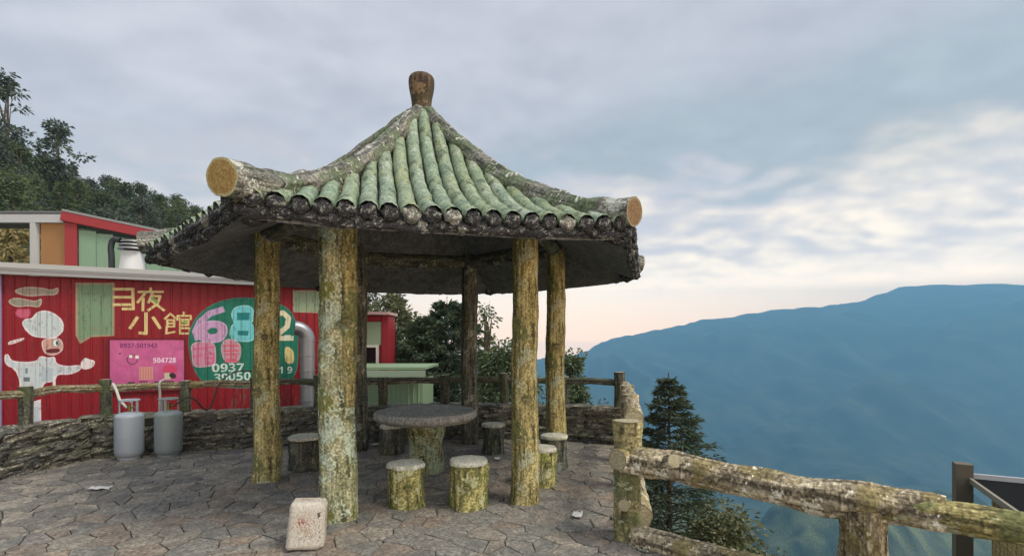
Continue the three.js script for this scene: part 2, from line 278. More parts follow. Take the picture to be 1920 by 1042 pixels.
// ------------------------------------------------------------ terrace: platform and crazy paving
const EDGE = [[-7.4, 3], [-6.35, -4.4], [-6.1, -6.2], [-6.0, -7.1], [-4.75, -7.75], [-3.35, -8.15], [-1.0, -8.62], [0.65, -8.6], [1.9, -8.05], [1.07, -4.15], [2.85, -2.62], [4.6, -1.1], [4.6, 3]];
{
  const s = new THREE.Shape(EDGE.map(([x, z]) => new THREE.Vector2(x, -z)));
  const g = new THREE.ExtrudeGeometry(s, { depth: 2.6, bevelEnabled: false }); g.rotateX(-Math.PI / 2); g.translate(0, -2.625, 0);
  const terrace = structure('terrace_floor', g, M.mortar);
  const inside = (x, z) => { let c = false; for (let i = 0, j = EDGE.length - 1; i < EDGE.length; j = i++) { const [xi, zi] = EDGE[i], [xj, zj] = EDGE[j]; if ((zi > z) !== (zj > z) && x < (xj - xi) * (z - zi) / (zj - zi) + xi) c = !c; } return c; };
  const rnd = mulberry(5), cell = 0.21, cols = 48, rows = 68, P = [];
  for (let j = 0; j < rows; j++) for (let i = 0; i < cols; i++) P.push([-7.7 + (i + (j % 2) * 0.5 + (rnd() - 0.5) * 1.5) * cell * 1.28, -9 + (j + (rnd() - 0.5) * 1.5) * cell * 0.9]);
  const cells = [];
  P.forEach((p, k) => {
    const ci = k % cols, cj = Math.floor(k / cols); let poly = [[p[0] - 0.6, p[1] - 0.6], [p[0] + 0.6, p[1] - 0.6], [p[0] + 0.6, p[1] + 0.6], [p[0] - 0.6, p[1] + 0.6]];
    for (let dj = -3; dj <= 3; dj++) for (let di = -3; di <= 3; di++) {
      if (!di && !dj) continue; const a = ci + di, b = cj + dj; if (a < 0 || b < 0 || a >= cols || b >= rows) continue;
      const q = P[b * cols + a], nx = q[0] - p[0], nz = q[1] - p[1], L = Math.hypot(nx, nz), d = (nx * (p[0] + q[0]) + nz * (p[1] + q[1])) / 2 - L * (0.004 + 0.003 * noise3(p[0] * 9, q[1] * 9, 0)), out = [];
      for (let e = 0; e < poly.length; e++) { const A = poly[e], B = poly[(e + 1) % poly.length], fa = nx * A[0] + nz * A[1] - d, fb = nx * B[0] + nz * B[1] - d; if (fa <= 0) out.push(A); if (fa * fb < 0) { const t = fa / (fa - fb); out.push([lerp(A[0], B[0], t), lerp(A[1], B[1], t)]); } }
      poly = out;
    }
    if (poly.length < 3 || !poly.every(([x, z]) => inside(x, z))) return;
    const cx = poly.reduce((s, q) => s + q[0], 0) / poly.length, cz = poly.reduce((s, q) => s + q[1], 0) / poly.length;
    cells.push({ poly, cx, cz, d: Math.hypot(cx, cz) });
  });
  const stone = ({ poly, cx, cz }) => {
    const n = poly.length, pos = [], tx = (rnd() - 0.5) * 0.05, tz = (rnd() - 0.5) * 0.05, up = rnd() * 0.008, ou = rnd(), ov = rnd();
    const hh = (x, z, b) => Math.max(b + up + (x - cx) * tx + (z - cz) * tz, -0.018), ring = (k, y) => poly.map(([x, z]) => [lerp(cx, x, k), y === null ? -0.03 : hh(lerp(cx, x, k), lerp(cz, z, k), y), lerp(cz, z, k)]);
    const wob = ring(0.93, 0).map((q) => [q[0], q[1] + (rnd() - 0.5) * 0.004, q[2]]), rim = ring(1, -0.005), foot = ring(1, null), mid = [cx, hh(cx, cz, 0) + (rnd() - 0.3) * 0.006, cz];
    const tri = (a, b, c) => pos.push(...a, ...b, ...c);
    for (let i = 0; i < n; i++) { const j = (i + 1) % n; tri(mid, wob[j], wob[i]); tri(wob[i], wob[j], rim[i]); tri(rim[i], wob[j], rim[j]); tri(rim[i], rim[j], foot[i]); tri(foot[i], rim[j], foot[j]); }
    const uv = []; for (let i = 0; i < pos.length; i += 3) uv.push(pos[i] * 0.9 + ou, pos[i + 2] * 0.9 + pos[i + 1] + ov);
    return geoFrom(pos, uv);
  };
  const seen = (c) => c.cz < -3.4 && Math.abs(c.cx / c.cz) < 1.05;
  cells.sort((a, b) => (seen(b) - seen(a)) || a.d - b.d);
  cells.slice(0, 300).forEach((c) => mesh('paving_stone', stone(c), M.pavings[Math.floor(rnd() * 5)], terrace));
  const rest = cells.slice(300), half = [[], []]; rest.forEach((c, i) => half[i % 2].push(stone(c)));
  half.forEach((g, i) => { const m = mesh('paving', mergeGeometries(g), M.pavings[i + 1], terrace); m.userData.kind = 'stuff'; });
}

// ------------------------------------------------------------ rubble wall round the terrace
const LINE = [[-6.75, -1.5], [-6.12, -4.4], [-5.88, -6.2], [-5.74, -7.0], [-4.6, -7.6], [-3.3, -8.0], [-1.0, -8.45], [0.6, -8.45], [1.66, -7.95]];
function alongLine(s) { for (let i = 1; i < LINE.length; i++) { const [ax, az] = LINE[i - 1], [bx, bz] = LINE[i], L = Math.hypot(bx - ax, bz - az); if (s <= L || i === LINE.length - 1) { const t = Math.min(s / L, 1); return { x: lerp(ax, bx, t), z: lerp(az, bz, t), a: Math.atan2(bz - az, bx - ax) }; } s -= L; } }
const LINE_LEN = LINE.slice(1).reduce((s, p, i) => s + Math.hypot(p[0] - LINE[i][0], p[1] - LINE[i][1]), 0);
{
  const wall = thing('stone_wall', 'low dark wall of stacked rubble stones round the terrace', 'wall');
  const rnd = mulberry(21), G = [0, 1, 2, 3, 4, 5, 6, 7].map(boxStone);
  const core = []; // earth and mortar behind the stones
  for (let i = 1; i < LINE.length; i++) { const [ax, az] = LINE[i - 1], [bx, bz] = LINE[i], L = Math.hypot(bx - ax, bz - az), g = boxGeo(L + 0.1, 0.6, 0.24); g.rotateY(-Math.atan2(bz - az, bx - ax)); const a = Math.atan2(bz - az, bx - ax); g.translate((ax + bx) / 2 + Math.sin(a) * 0.19, 0.2 - i * 0.002, (az + bz) / 2 - Math.cos(a) * 0.19); core.push(g); }
  mesh('mortar_core', mergeGeometries(core), M.mortar, wall);
  let y = -0.02;
  for (let c = 0; c < 6; c++) {
    const h = 0.066 + rnd() * 0.04; let s = 2.2 + rnd() * 0.2;
    while (s < LINE_LEN) {
      const w = 0.16 + rnd() * 0.3, p = alongLine(s + w / 2), k = mesh('stone', G[Math.floor(rnd() * 8)], M.wallStones[Math.floor(rnd() * 4)], wall), off = 0.10 + (rnd() - 0.5) * 0.05;
      k.position.set(p.x + Math.sin(p.a) * off, y + h / 2, p.z - Math.cos(p.a) * off); k.rotation.set((rnd() - 0.5) * 0.1, -p.a + (rnd() - 0.5) * 0.1 + (rnd() > 0.5 ? Math.PI : 0), (rnd() - 0.5) * 0.1);
      k.scale.set(w * 1.06, h * (1.05 + rnd() * 0.12), 0.26); s += w;
    }
    y += h;
  }
  let s = 2.1; // coping stones
  while (s < LINE_LEN) { const w = 0.25 + rnd() * 0.28, p = alongLine(s + w / 2), k = mesh('coping_stone', G[Math.floor(rnd() * 8)], M.wallStones[Math.floor(rnd() * 4)], wall); k.position.set(p.x + Math.sin(p.a) * 0.15, y + 0.02, p.z - Math.cos(p.a) * 0.15); k.rotation.y = -p.a; k.scale.set(w * 1.04, 0.07 + rnd() * 0.04, 0.38); s += w; }
}

// ------------------------------------------------------------ log railings
function addPost(parent, x, z, y0, y1, r, mat, seed, endMat = M.cutEndGrey) {
  const l = logShape([V(x, y0, z), V(x + 0.006 * (seed % 3), (y0 + y1) / 2, z), V(x, y1, z)], [r * 1.06, r * 0.97, r], { seed, rough: 0.1, lump: 0.08, step: 0.05 });
  const m = mesh('post', l.bark, mat, parent); mesh('cut_end', l.end, endMat, m); return m;
}
function addRail(parent, pts, radii, mat, seed, opt = {}) {
  const l = logShape(pts, radii, { seed, rough: 0.1, lump: 0.1, step: 0.06, ...opt }), m = mesh(opt.name || 'rail', l.bark, mat, parent);
  mesh('cut_end', l.start, M.cutEndGrey, m); mesh('cut_end', l.end, M.cutEndGrey, m); return m;
}
{
  const R = thing('log_railing', 'thin dark log railing on top of the rubble wall behind the pavilion', 'railing');
  const railTone = tint(M.barkPale, 0.66, 0.66, 0.6), off = 0.17, at = (s) => { const p = alongLine(s); return [p.x + Math.sin(p.a) * off, p.z - Math.cos(p.a) * off]; };
  const ss = [4.05, 4.95, 5.75, 6.7, 7.6, 8.5, 9.5, 10.5, 11.45, 12.4, 13.3, LINE_LEN - 0.05].filter((s) => s < LINE_LEN);
  ss.forEach((s, i) => { const [x, z] = at(s), last = i === ss.length - 1; addPost(R, x, z, 0.42, last ? 1.12 : 1.02 + (i % 3) * 0.025, last ? 0.085 : 0.075, i < 5 ? M.barkDark : M.barkDark, i + 3); });
  for (let i = 1; i < ss.length; i++) { const a = at(ss[i - 1]), m = at((ss[i - 1] + ss[i]) / 2), b = at(ss[i]); addRail(R, [V(a[0], 0.945, a[1]), V(m[0], 0.955 + 0.01 * ((i * 7) % 3), m[1]), V(b[0], 0.945, b[1])], [0.055, 0.05, 0.052], i < 5 ? railTone : M.barkDark, i + 20, { radial: 12, name: 'rail' }); }
}
{
  const R = thing('log_railing', 'pale weathered log railing running back from the near corner post', 'railing');
  addRail(R, [V(1.70, 0.93, -7.75), V(1.36, 0.94, -6), V(1.04, 0.92, -4.42)], [0.08, 0.085, 0.09], M.barkPale, 41);
  [[1.52, -6.85], [1.30, -5.65]].forEach(([x, z], i) => addPost(R, x, z, -0.02, 1.02, 0.09, M.barkPale, 44 + i));
  addRail(R, [V(1.72, 0.10, -7.7), V(1.4, 0.1, -6), V(1.1, 0.09, -4.45)], [0.10, 0.1, 0.11], M.barkPale, 47, { name: 'kerb_log' });
}
{
  const R = thing('log_railing', 'stout pale log handrail on thick posts along the drop', 'railing');
  const p1 = addPost(R, 0.945, -4.22, -0.03, 0.955, 0.112, tint(M.barkYellow, 0.92, 0.94, 1.12), 51);
  addKnot(p1, V(0.895, 0.31, -4.115), V(-0.3, 0, 1), 0.05, M.barkPale, 3, M.cutEndGrey);
  addKnot(p1, V(0.87, 0.66, -4.13), V(-0.75, 0.02, 0.75), 0.085, M.barkPale, 4, M.cutEndGrey);
  addPost(R, 2.16, -3.19, -2.0, 0.60, 0.135, tint(M.barkPale, 0.72, 0.7, 0.62), 53);
  addRail(R, [V(0.92, 0.65, -4.2), V(1.28, 0.645, -3.9), V(1.66, 0.625, -3.56), V(2.12, 0.62, -3.2), V(2.46, 0.615, -2.93)], [0.115, 0.105, 0.105, 0.118, 0.105], M.barkPale, 55, { lump: 0.16, rough: 0.12 });
  const y = addRail(R, [V(2.26, 0.605, -3.06), V(2.6, 0.62, -2.77), V(3.3, 0.62, -2.15), V(4.1, 0.62, -1.4)], [0.075, 0.092, 0.1, 0.105], M.barkYellow, 58, { lump: 0.14 });
  addKnot(R, V(1.2, 0.70, -3.875), V(0.1, 0.4, 1), 0.055, M.barkPale, 6, M.cutEndGrey);
  addPost(R, 3.75, -1.72, -2, 0.6, 0.13, M.barkGrey, 59);
  addRail(R, [V(0.98, 0.03, -4.14), V(1.6, 0.04, -3.6), V(2.2, 0.03, -3.12), V(2.9, 0.03, -2.5)], [0.1, 0.1, 0.105, 0.1], M.barkPale, 61, { name: 'kerb_log' });
}

// ------------------------------------------------------------ pavilion
const PC = V(-1.12, 0, -6.4);
const PR = 1.76, ROT = Math.atan2(1.72, -0.455);             // plan radius of the pillar ring; heading of the first pillar
const pillarAt = (k, r) => { const a = ROT - k * Math.PI / 3; return V(PC.x + Math.cos(a) * r, 0, PC.z + Math.sin(a) * r); };
const APO = 2.55, CIRC = APO / Math.cos(Math.PI / 6);
const roofProfile = [[0, 4.46], [0.07, 4.31], [0.2, 3.92], [0.37, 3.5], [0.5, 3.22], [0.64, 2.98], [0.8, 2.76], [0.92, 2.63], [1.0, 2.56], [1.08, 2.49]];
const roofY = (u, v) => table(roofProfile, u) + 0.04 * v * v * v * v * u * u;
{
  const pav = thing('pavilion', 'hexagonal open pavilion with green bamboo-tiled roof on six moulded log pillars', 'pavilion', [PC.x, 0, PC.z]);
  const L = (p) => V(p.x - PC.x, p.y, p.z - PC.z);
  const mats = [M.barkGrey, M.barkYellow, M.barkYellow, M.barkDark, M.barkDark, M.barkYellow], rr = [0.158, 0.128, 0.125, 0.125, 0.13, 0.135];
  for (let k = 0; k < 6; k++) {
    const p = L(pillarAt(k, PR)), r = rr[k], x = p.x + [-0.02, 0, 0, 0, 0.09, 0][k], z = p.z;
    const l = logShape([V(x, -0.03, z), V(x + 0.01, 0.35, z), V(x - 0.008, 1.2, z), V(x + 0.006, 2.1, z), V(x, 2.98, z)], [r * 1.14, r * 1.03, r, r * 0.99, r * 0.98], { seed: 70 + k, radial: 24, rough: 0.055, lump: 0.05, step: 0.045 });
    const m = mesh('pillar', l.bark, mats[k], pav);
    const rnd = mulberry(90 + k), toCam = V(-pillarAt(k, PR).x, 0, -pillarAt(k, PR).z).normalize();
    for (let q = 0; q < 2; q++) { const a = (rnd() - 0.5) * 1.6, d = V(toCam.x * Math.cos(a) - toCam.z * Math.sin(a), 0.1, toCam.x * Math.sin(a) + toCam.z * Math.cos(a)); addKnot(m, V(x + d.x * (r - 0.012), 0.6 + rnd() * 1.5, z + d.z * (r - 0.012)), d, 0.03 + rnd() * 0.02, mats[k], k * 3 + q); }
  }
  { const p = L(pillarAt(0, PR)), l = logShape([V(p.x + 0.105, 1.02, p.z + 0.06), V(p.x + 0.112, 1.3, p.z + 0.075), V(p.x + 0.105, 2.1, p.z + 0.07), V(p.x + 0.1, 2.95, p.z + 0.05)], [0.05, 0.074, 0.076, 0.074], { seed: 99, radial: 18, rough: 0.09, lump: 0.08, step: 0.04 }), m = mesh('side_stem', l.bark, M.barkYellow, pav); addKnot(m, V(p.x + 0.12, 1.78, p.z + 0.135), V(0.2, 0.05, 1), 0.045, M.barkYellow, 12); }
  for (let k = 0; k < 6; k++) { // ring beam between pillar heads
    const a = L(pillarAt(k, PR)), b = L(pillarAt((k + 1) % 6, PR)), l = logShape([V(a.x, 2.82, a.z), V((a.x + b.x) / 2, 2.83, (a.z + b.z) / 2), V(b.x, 2.82, b.z)], [0.10, 0.1, 0.1], { seed: 110 + k, rough: 0.05, lump: 0.04, step: 0.1 });
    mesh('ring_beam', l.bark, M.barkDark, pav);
  }
  const lumps = [0, 1, 2, 3].map((s) => blobGeo(s + 30, 2, 0.3, 1.7)), rnd = mulberry(33);
  for (let k = 0; k < 6; k++) {
    const th = ROT - (k + 0.5) * Math.PI / 3, n = V(Math.cos(th), 0, Math.sin(th)), t = V(-n.z, 0, n.x), half = APO * Math.tan(Math.PI / 6);
    const at = (r, s, dy) => { const w = Math.max(r * Math.tan(Math.PI / 6), 1e-3); return V(n.x * r + t.x * s, roofY(r / APO, clamp(s / w, -1, 1)) + dy, n.z * r + t.z * s); };
    // slab wedge: upper skin, lower skin, eave edge
    const pos = [], uv = [], idx = [], NU = 16, NV = 12;
    const skin = (dy, flip, rEnd) => { const base = pos.length / 3; for (let i = 0; i <= NU; i++) for (let j = 0; j <= NV; j++) { const r = lerp(0.04, rEnd, i / NU), w = r * Math.tan(Math.PI / 6), p = at(r, lerp(-w, w, j / NV), dy); pos.push(p.x, p.y, p.z); uv.push(lerp(-w, w, j / NV), r); } for (let i = 0; i < NU; i++) for (let j = 0; j < NV; j++) { const a = base + i * (NV + 1) + j, b = a + NV + 1; flip ? idx.push(a, b, a + 1, b, b + 1, a + 1) : idx.push(a, a + 1, b, b, a + 1, b + 1); } return base; };
    const A = skin(-0.055, false, APO - 0.005), B = skin(-0.15, true, APO - 0.02), ea = A + NU * (NV + 1), eb = B + NU * (NV + 1);
    for (let j = 0; j < NV; j++) idx.push(ea + j, ea + j + 1, eb + j, eb + j, ea + j + 1, eb + j + 1);
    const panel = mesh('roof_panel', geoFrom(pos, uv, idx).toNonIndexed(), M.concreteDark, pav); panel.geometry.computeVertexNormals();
    { const w = half - 0.02, cr = logShape([-1, -0.5, 0, 0.5, 1].map((q) => at(APO - 0.015, q * w, -0.105)), [0.04, 0.036, 0.04, 0.036, 0.04], { seed: 170 + k, radial: 10, rough: 0.35, lump: 0.4, step: 0.03 }); mesh('eave_crust', cr.bark, M.crust, panel); }
    // bamboo ribs, full round stems with nodes
    const NR = 19, gap = 2 * half / NR;
    for (let q = 0; q < NR; q++) {
      const s = -half + gap * (q + 0.5), r1 = APO + 0.03 + (rnd() - 0.5) * 0.03, r0 = Math.max(Math.abs(s) * 1.732 - 0.04, 0.12), R = gap * 0.455, rings = [], node = 0.30 + rnd() * 0.05, ph = rnd() * node;
      let r = r0; const push = (rv, sc) => { if (rv >= r0 && rv <= r1) rings.push([rv, sc]); };
      push(r0, 1); for (let m = Math.floor((r0 - ph) / node) - 1; m * node + ph < r1 + node; m++) { const c = m * node + ph; push(c - 0.03, 1); push(c - 0.012, 1.07); push(c, 1.0); push(c + 0.012, 1.07); push(c + 0.03, 1); push(c + node * 0.5, 0.985); } push(r1, 0.98);
      rings.sort((a, b) => a[0] - b[0]);
      const rp = [], ru = [], ri = [], RAD = 10, ou = rnd(), ov = rnd();
      rings.forEach(([rv, sc], i) => {
        const c = at(rv, s + 0.008 * noise3(rv * 1.5, q * 3, k), 0), e = 0.02, up = at(rv + e, s, 0).sub(at(rv - e, s, 0)).normalize(), nor = t.clone().cross(up).normalize(); if (nor.y < 0) nor.negate();
        for (let j = 0; j <= RAD; j++) { const a = (j % RAD) / RAD * Math.PI * 2, w = R * sc * (1 + 0.03 * noise3(rv * 3, a, q + k * 20)), p = c.clone().addScaledVector(t, Math.cos(a) * w).addScaledVector(nor, Math.sin(a) * w); rp.push(p.x, p.y, p.z); ru.push(j / RAD * 0.5 + ou, rv + ov); }
      });
      for (let i = 0; i < rings.length - 1; i++) for (let j = 0; j < RAD; j++) { const a = i * (RAD + 1) + j, b = a + RAD + 1; ri.push(a, b, a + 1, b, b + 1, a + 1); }
      mesh('bamboo_rib', geoFrom(rp, ru, ri), M.bamboos[Math.floor(rnd() * 4)], panel);
      // weathered round rib end and the drip tile between two ribs
      const e1 = mesh('rib_end', lumps[q % 4], rnd() > 0.86 ? M.crustPale : M.crust, panel), pe = at(r1 - 0.01, s, -0.012); e1.position.copy(pe); e1.scale.set(R * 0.92, R * 0.9, 0.035); e1.rotation.set(0, Math.atan2(n.x, n.z), (rnd() - 0.5));
      const e2 = mesh('drip_tile', lumps[(q + 2) % 4], rnd() > 0.9 ? M.crustPale : M.crust, panel), pd = at(APO - 0.01, s + gap / 2, -0.095 + (rnd() - 0.5) * 0.03); e2.position.copy(pd); e2.scale.set(gap * (0.3 + rnd() * 0.2), 0.03 + rnd() * 0.03, 0.03 + rnd() * 0.02); e2.rotation.set(0, Math.atan2(n.x, n.z), 0);
    }
  }
  for (let k = 0; k < 6; k++) { // ridge logs over the six hips
    const a = ROT - k * Math.PI / 3, dir = V(Math.cos(a), 0, Math.sin(a)), P = (r, dy) => V(dir.x * r, roofY(r / CIRC, 1) + dy, dir.z * r);
    const l = logShape([P(0.12, 0.02), P(0.5, 0.03), P(1.0, 0.035), P(1.5, 0.04), P(2.0, 0.04), P(2.42, 0.03), P(2.74, 0.045 + (k ? 0 : 0.02)), P(k ? 3.01 : 3.1, k ? 0.09 : 0.125)], [0.08, 0.09, 0.1, 0.105, 0.11, 0.112, 0.118, k ? 0.122 : 0.128], { seed: 130 + k, radial: 20, rough: 0.13, lump: 0.2, step: 0.05, cleanEnd: 0.8 });
    const m = mesh('ridge_log', l.bark, M.ridge, pav); mesh('cut_end', l.end, k === 0 ? M.cutEnd : M.cutEndBrown, m);
    const u = mesh('corner_bracket', lumps[k % 4], M.crust, pav); u.position.copy(P(2.82, -0.12)); u.scale.set(0.11, 0.09, 0.11);
  }
  const fp = [[0.001, 0], [0.118, 0], [0.122, 0.05], [0.12, 0.1], [0.13, 0.2], [0.15, 0.3], [0.16, 0.38], [0.152, 0.45], [0.11, 0.485], [0.001, 0.492]].map(([r, y]) => new THREE.Vector2(r, y));
  const fg = new THREE.LatheGeometry(new THREE.SplineCurve(fp).getPoints(28).map((p) => new THREE.Vector2(Math.max(p.x, 0.0005), p.y)), 20), f = mesh('finial', fg, new THREE.MeshStandardMaterial({ name: 'brown finial wood', map: M.barkDark.map, bumpMap: M.barkDark.bumpMap, bumpScale: 0.01, color: new THREE.Color().setRGB(0.8, 0.52, 0.38), roughness: 0.8 }), pav);
  f.position.y = 4.4;
  const cap = logShape([V(0, 4.26, 0), V(0, 4.36, 0), V(0, 4.46, 0)], [0.2, 0.12], { seed: 160, step: 0.03 }); mesh('finial_base', cap.bark, M.ridge, pav);
}

// ------------------------------------------------------------ table and stools
function stool(label, x, z, h, r, mat, seed) {
  const t = thing('log_stool', label, 'stool', [x, 0, z], 0, 'moulded log stools round the table');
  const l = logShape([V(0, -0.015, 0), V(0, h * 0.5, 0), V(0, h - 0.035, 0)], [r * 1.0, r * 0.96, r], { seed, radial: 22, rough: 0.09, lump: 0.1, step: 0.035 });
  const b = mesh('body', l.bark, mat, t);
  const rnd = mulberry(seed), a = Math.atan2(-z, -x) + (rnd() - 0.5); addKnot(b, V(Math.cos(a) * r * 0.94, h * (0.4 + rnd() * 0.25), Math.sin(a) * r * 0.94), V(Math.cos(a), 0.1, Math.sin(a)), 0.035, mat, seed);
  const s = logShape([V(0, h - 0.04, 0), V(0, h - 0.01, 0), V(0, h, 0)], [r * 1.02, r * 1.03, r * 0.97], { seed: seed + 1, radial: 22, rough: 0.05, step: 0.012 }), top = mergeGeometries([s.bark, s.end]);
  mesh('seat', top, M.stoolTop, t);
}
stool('mossy log stool in front of the table pedestal, the nearer to the grey lichened pillar', -1.03, -5.05, 0.42, 0.175, M.barkMossy, 201);
stool('fatter mossy log stool in front of the table, the nearer to the slim yellow pillar', -0.42, -5.02, 0.46, 0.18, M.barkMossy, 204);
stool('log stool half hidden behind the slim yellow front pillar', 0.33, -5.8, 0.42, 0.17, M.barkMossy, 207);
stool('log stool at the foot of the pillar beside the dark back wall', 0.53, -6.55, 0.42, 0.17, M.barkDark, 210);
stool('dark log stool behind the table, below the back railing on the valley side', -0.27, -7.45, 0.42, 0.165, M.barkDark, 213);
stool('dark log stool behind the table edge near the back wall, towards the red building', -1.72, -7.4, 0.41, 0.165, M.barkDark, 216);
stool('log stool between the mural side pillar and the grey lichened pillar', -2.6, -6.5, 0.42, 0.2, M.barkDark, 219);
{
  const t = thing('round_table', 'round grey stone table on a log pedestal under the pavilion', 'table', [-1.07, 0, -6.42]);
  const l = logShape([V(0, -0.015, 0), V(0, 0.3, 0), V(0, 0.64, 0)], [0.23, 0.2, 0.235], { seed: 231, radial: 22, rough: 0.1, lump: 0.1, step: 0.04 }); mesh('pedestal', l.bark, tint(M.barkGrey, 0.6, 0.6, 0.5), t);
  const s = logShape([V(0, 0.62, 0), V(0, 0.67, 0), V(0, 0.735, 0), V(0, 0.745, 0)], [0.56, 0.62, 0.63, 0.6], { seed: 233, radial: 40, rough: 0.03, lump: 0.02, step: 0.02 });
  mesh('table_top', mergeGeometries([s.bark, s.end, s.start]), M.concrete, t);
}
// ------------------------------------------------------------ white painted stone block
{
  const g = new RoundedBoxGeometry(0.275, 0.36, 0.24, 4, 0.05), p = g.attributes.position;
  for (let i = 0; i < p.count; i++) { const x = p.getX(i), y = p.getY(i), z = p.getZ(i), k = 1 - 0.035 * (y / 0.2), d = 1 + 0.05 * noise3(x * 7, y * 7, z * 7) + 0.02 * noise3(x * 25, y * 25, z * 25); p.setXYZ(i, x * k * d, y * d, z * k * d); }
  g.computeVertexNormals();
  const cv = document.createElement('canvas'); cv.width = cv.height = 256; const c = cv.getContext('2d'), rnd = mulberry(61); c.fillStyle = '#cfc8b8'; c.fillRect(0, 0, 256, 256);
  const spl = (n, col, r, x0, y0, sx, sy) => { c.fillStyle = col; for (let i = 0; i < n; i++) { const a = rnd() * 6.28, q = Math.sqrt(-2 * Math.log(rnd() + 1e-6)); c.beginPath(); c.ellipse(x0 + Math.cos(a) * q * sx, y0 + Math.sin(a) * q * sy, r * (0.3 + rnd()), r * (0.3 + rnd()), rnd() * 3, 0, 7); c.fill(); } };
  spl(500, 'rgba(150,138,120,0.25)', 6, 128, 128, 90, 90); spl(400, 'rgba(232,226,214,0.4)', 6, 128, 128, 90, 90); spl(70, 'rgba(168,100,84,0.28)', 7, 120, 100, 52, 26); spl(40, 'rgba(176,126,96,0.3)', 8, 110, 130, 50, 24); spl(14, 'rgba(130,44,46,0.6)', 5, 95, 98, 18, 12); spl(60, 'rgba(60,52,44,0.7)', 2.2, 128, 128, 80, 80); spl(9, 'rgba(58,50,42,0.6)', 7, 222, 60, 8, 12); spl(9, 'rgba(58,50,42,0.5)', 5, 232, 170, 5, 34); spl(120, 'rgba(120,110,92,0.35)', 3, 128, 128, 90, 90);
  const tx = new THREE.CanvasTexture(cv); tx.colorSpace = THREE.SRGBColorSpace;
  const b = solo('stone_block', g, new THREE.MeshStandardMaterial({ name: 'flaking white and red paint', map: tx, bumpMap: M.whiteStone.bumpMap, bumpScale: 0.004, roughness: 0.85 }), 'white painted stone block with red stains leaning before the lichened pillar', 'block');
  b.position.set(-1.6, 0.172, -4.05); b.rotation.set(-0.08, 0.25, -0.03);
}
// ------------------------------------------------------------ litter and gas cylinders on the terrace
{
  const paper = plain('dirty white paper', 0xd8d6d0, 0.8);
  const scrap = (label, x, z, w, d, seed) => { const g = new THREE.PlaneGeometry(w, d, 6, 5), p = g.attributes.position; g.rotateX(-Math.PI / 2); for (let i = 0; i < p.count; i++) { const px = p.getX(i), pz = p.getZ(i); p.setXYZ(i, px * (1 + 0.25 * noise3(pz * 20, seed, 1)), 0.012 + 0.014 * (1 + noise3(px * 22 + seed, pz * 22, 0)), pz * (1 + 0.25 * noise3(px * 20, seed, 5))); } g.computeVertexNormals(); const m = solo('paper_scrap', g, paper, label, 'litter', 'litter on the paving'); m.position.set(x, 0.004, z); m.rotation.y = seed; };
  scrap('crumpled white paper scrap on the paving near the corner post', 0.598, -4.717, 0.14, 0.09, 1.3);
  scrap('white paper scrap on the open paving before the gas cylinders', -4.439, -5.563, 0.22, 0.09, 0.2);
  scrap('small white scrap on the floor under the pavilion behind the fatter stool', -0.194, -6.96, 0.09, 0.09, 2.2);
  scrap('small crumpled white scrap by the back wall under the table', -2.098, -7.918, 0.12, 0.12, 3.7);
}
function gasCylinder(label, x, z, color, turn) {
  const t = thing('gas_cylinder', label, 'gas cylinder', [x, 0, z], turn, 'gas cylinders by the wall');
  const m = new THREE.MeshStandardMaterial({ name: 'grey cylinder paint', color, roughness: 0.5, metalness: 0.15, bumpMap: M.concrete.bumpMap, bumpScale: 0.002 });
  const pr = [[0.001, 0.03], [0.13, 0.035], [0.162, 0.07], [0.17, 0.12], [0.17, 0.3], [0.1725, 0.305], [0.1725, 0.318], [0.17, 0.323], [0.17, 0.57], [0.163, 0.602], [0.12, 0.63], [0.03, 0.645], [0.001, 0.645]].map(([r, y]) => new THREE.Vector2(r, y));
  mesh('tank', new THREE.LatheGeometry(pr, 28), m, t);
  mesh('foot_ring', new THREE.LatheGeometry([[0.125, 0], [0.135, 0], [0.135, 0.06], [0.125, 0.06], [0.125, 0]].map(([r, y]) => new THREE.Vector2(r, y)), 24), m, t);
  for (const y of [0.80]) mesh('collar', new THREE.TorusGeometry(0.115, 0.011, 8, 24).rotateX(Math.PI / 2).translate(0, y, 0), m, t);
  for (let i = 0; i < 3; i++) { const a = i * 2.094 + 0.4; mesh('collar_strut', boxGeo(0.03, 0.22, 0.012).rotateY(-a + Math.PI / 2).translate(Math.cos(a) * 0.115, 0.695, Math.sin(a) * 0.115), m, t); }
  const brass = plain('dull brass', 0x8a7442, 0.4, 0.8), v = mesh('valve', mergeGeometries([new THREE.CylinderGeometry(0.018, 0.022, 0.1, 10).translate(0, 0.69, 0), new THREE.CylinderGeometry(0.012, 0.012, 0.08, 8).rotateZ(Math.PI / 2).translate(0.04, 0.7, 0)]), brass, t);
  mesh('hand_wheel', new THREE.TorusGeometry(0.03, 0.008, 6, 12).rotateX(Math.PI / 2).translate(0, 0.75, 0), plain('red wheel', 0x8a2420, 0.5), v);
  return t;
}
gasCylinder('pale blue grey gas cylinder by the wall, the one under the slanting white pipe', -5.22, -7.05, 0xaab4bc, 0.3);
gasCylinder('darker grey gas cylinder by the wall, the one nearer the pavilion', -4.80, -7.22, 0x8c9898, 1.2);
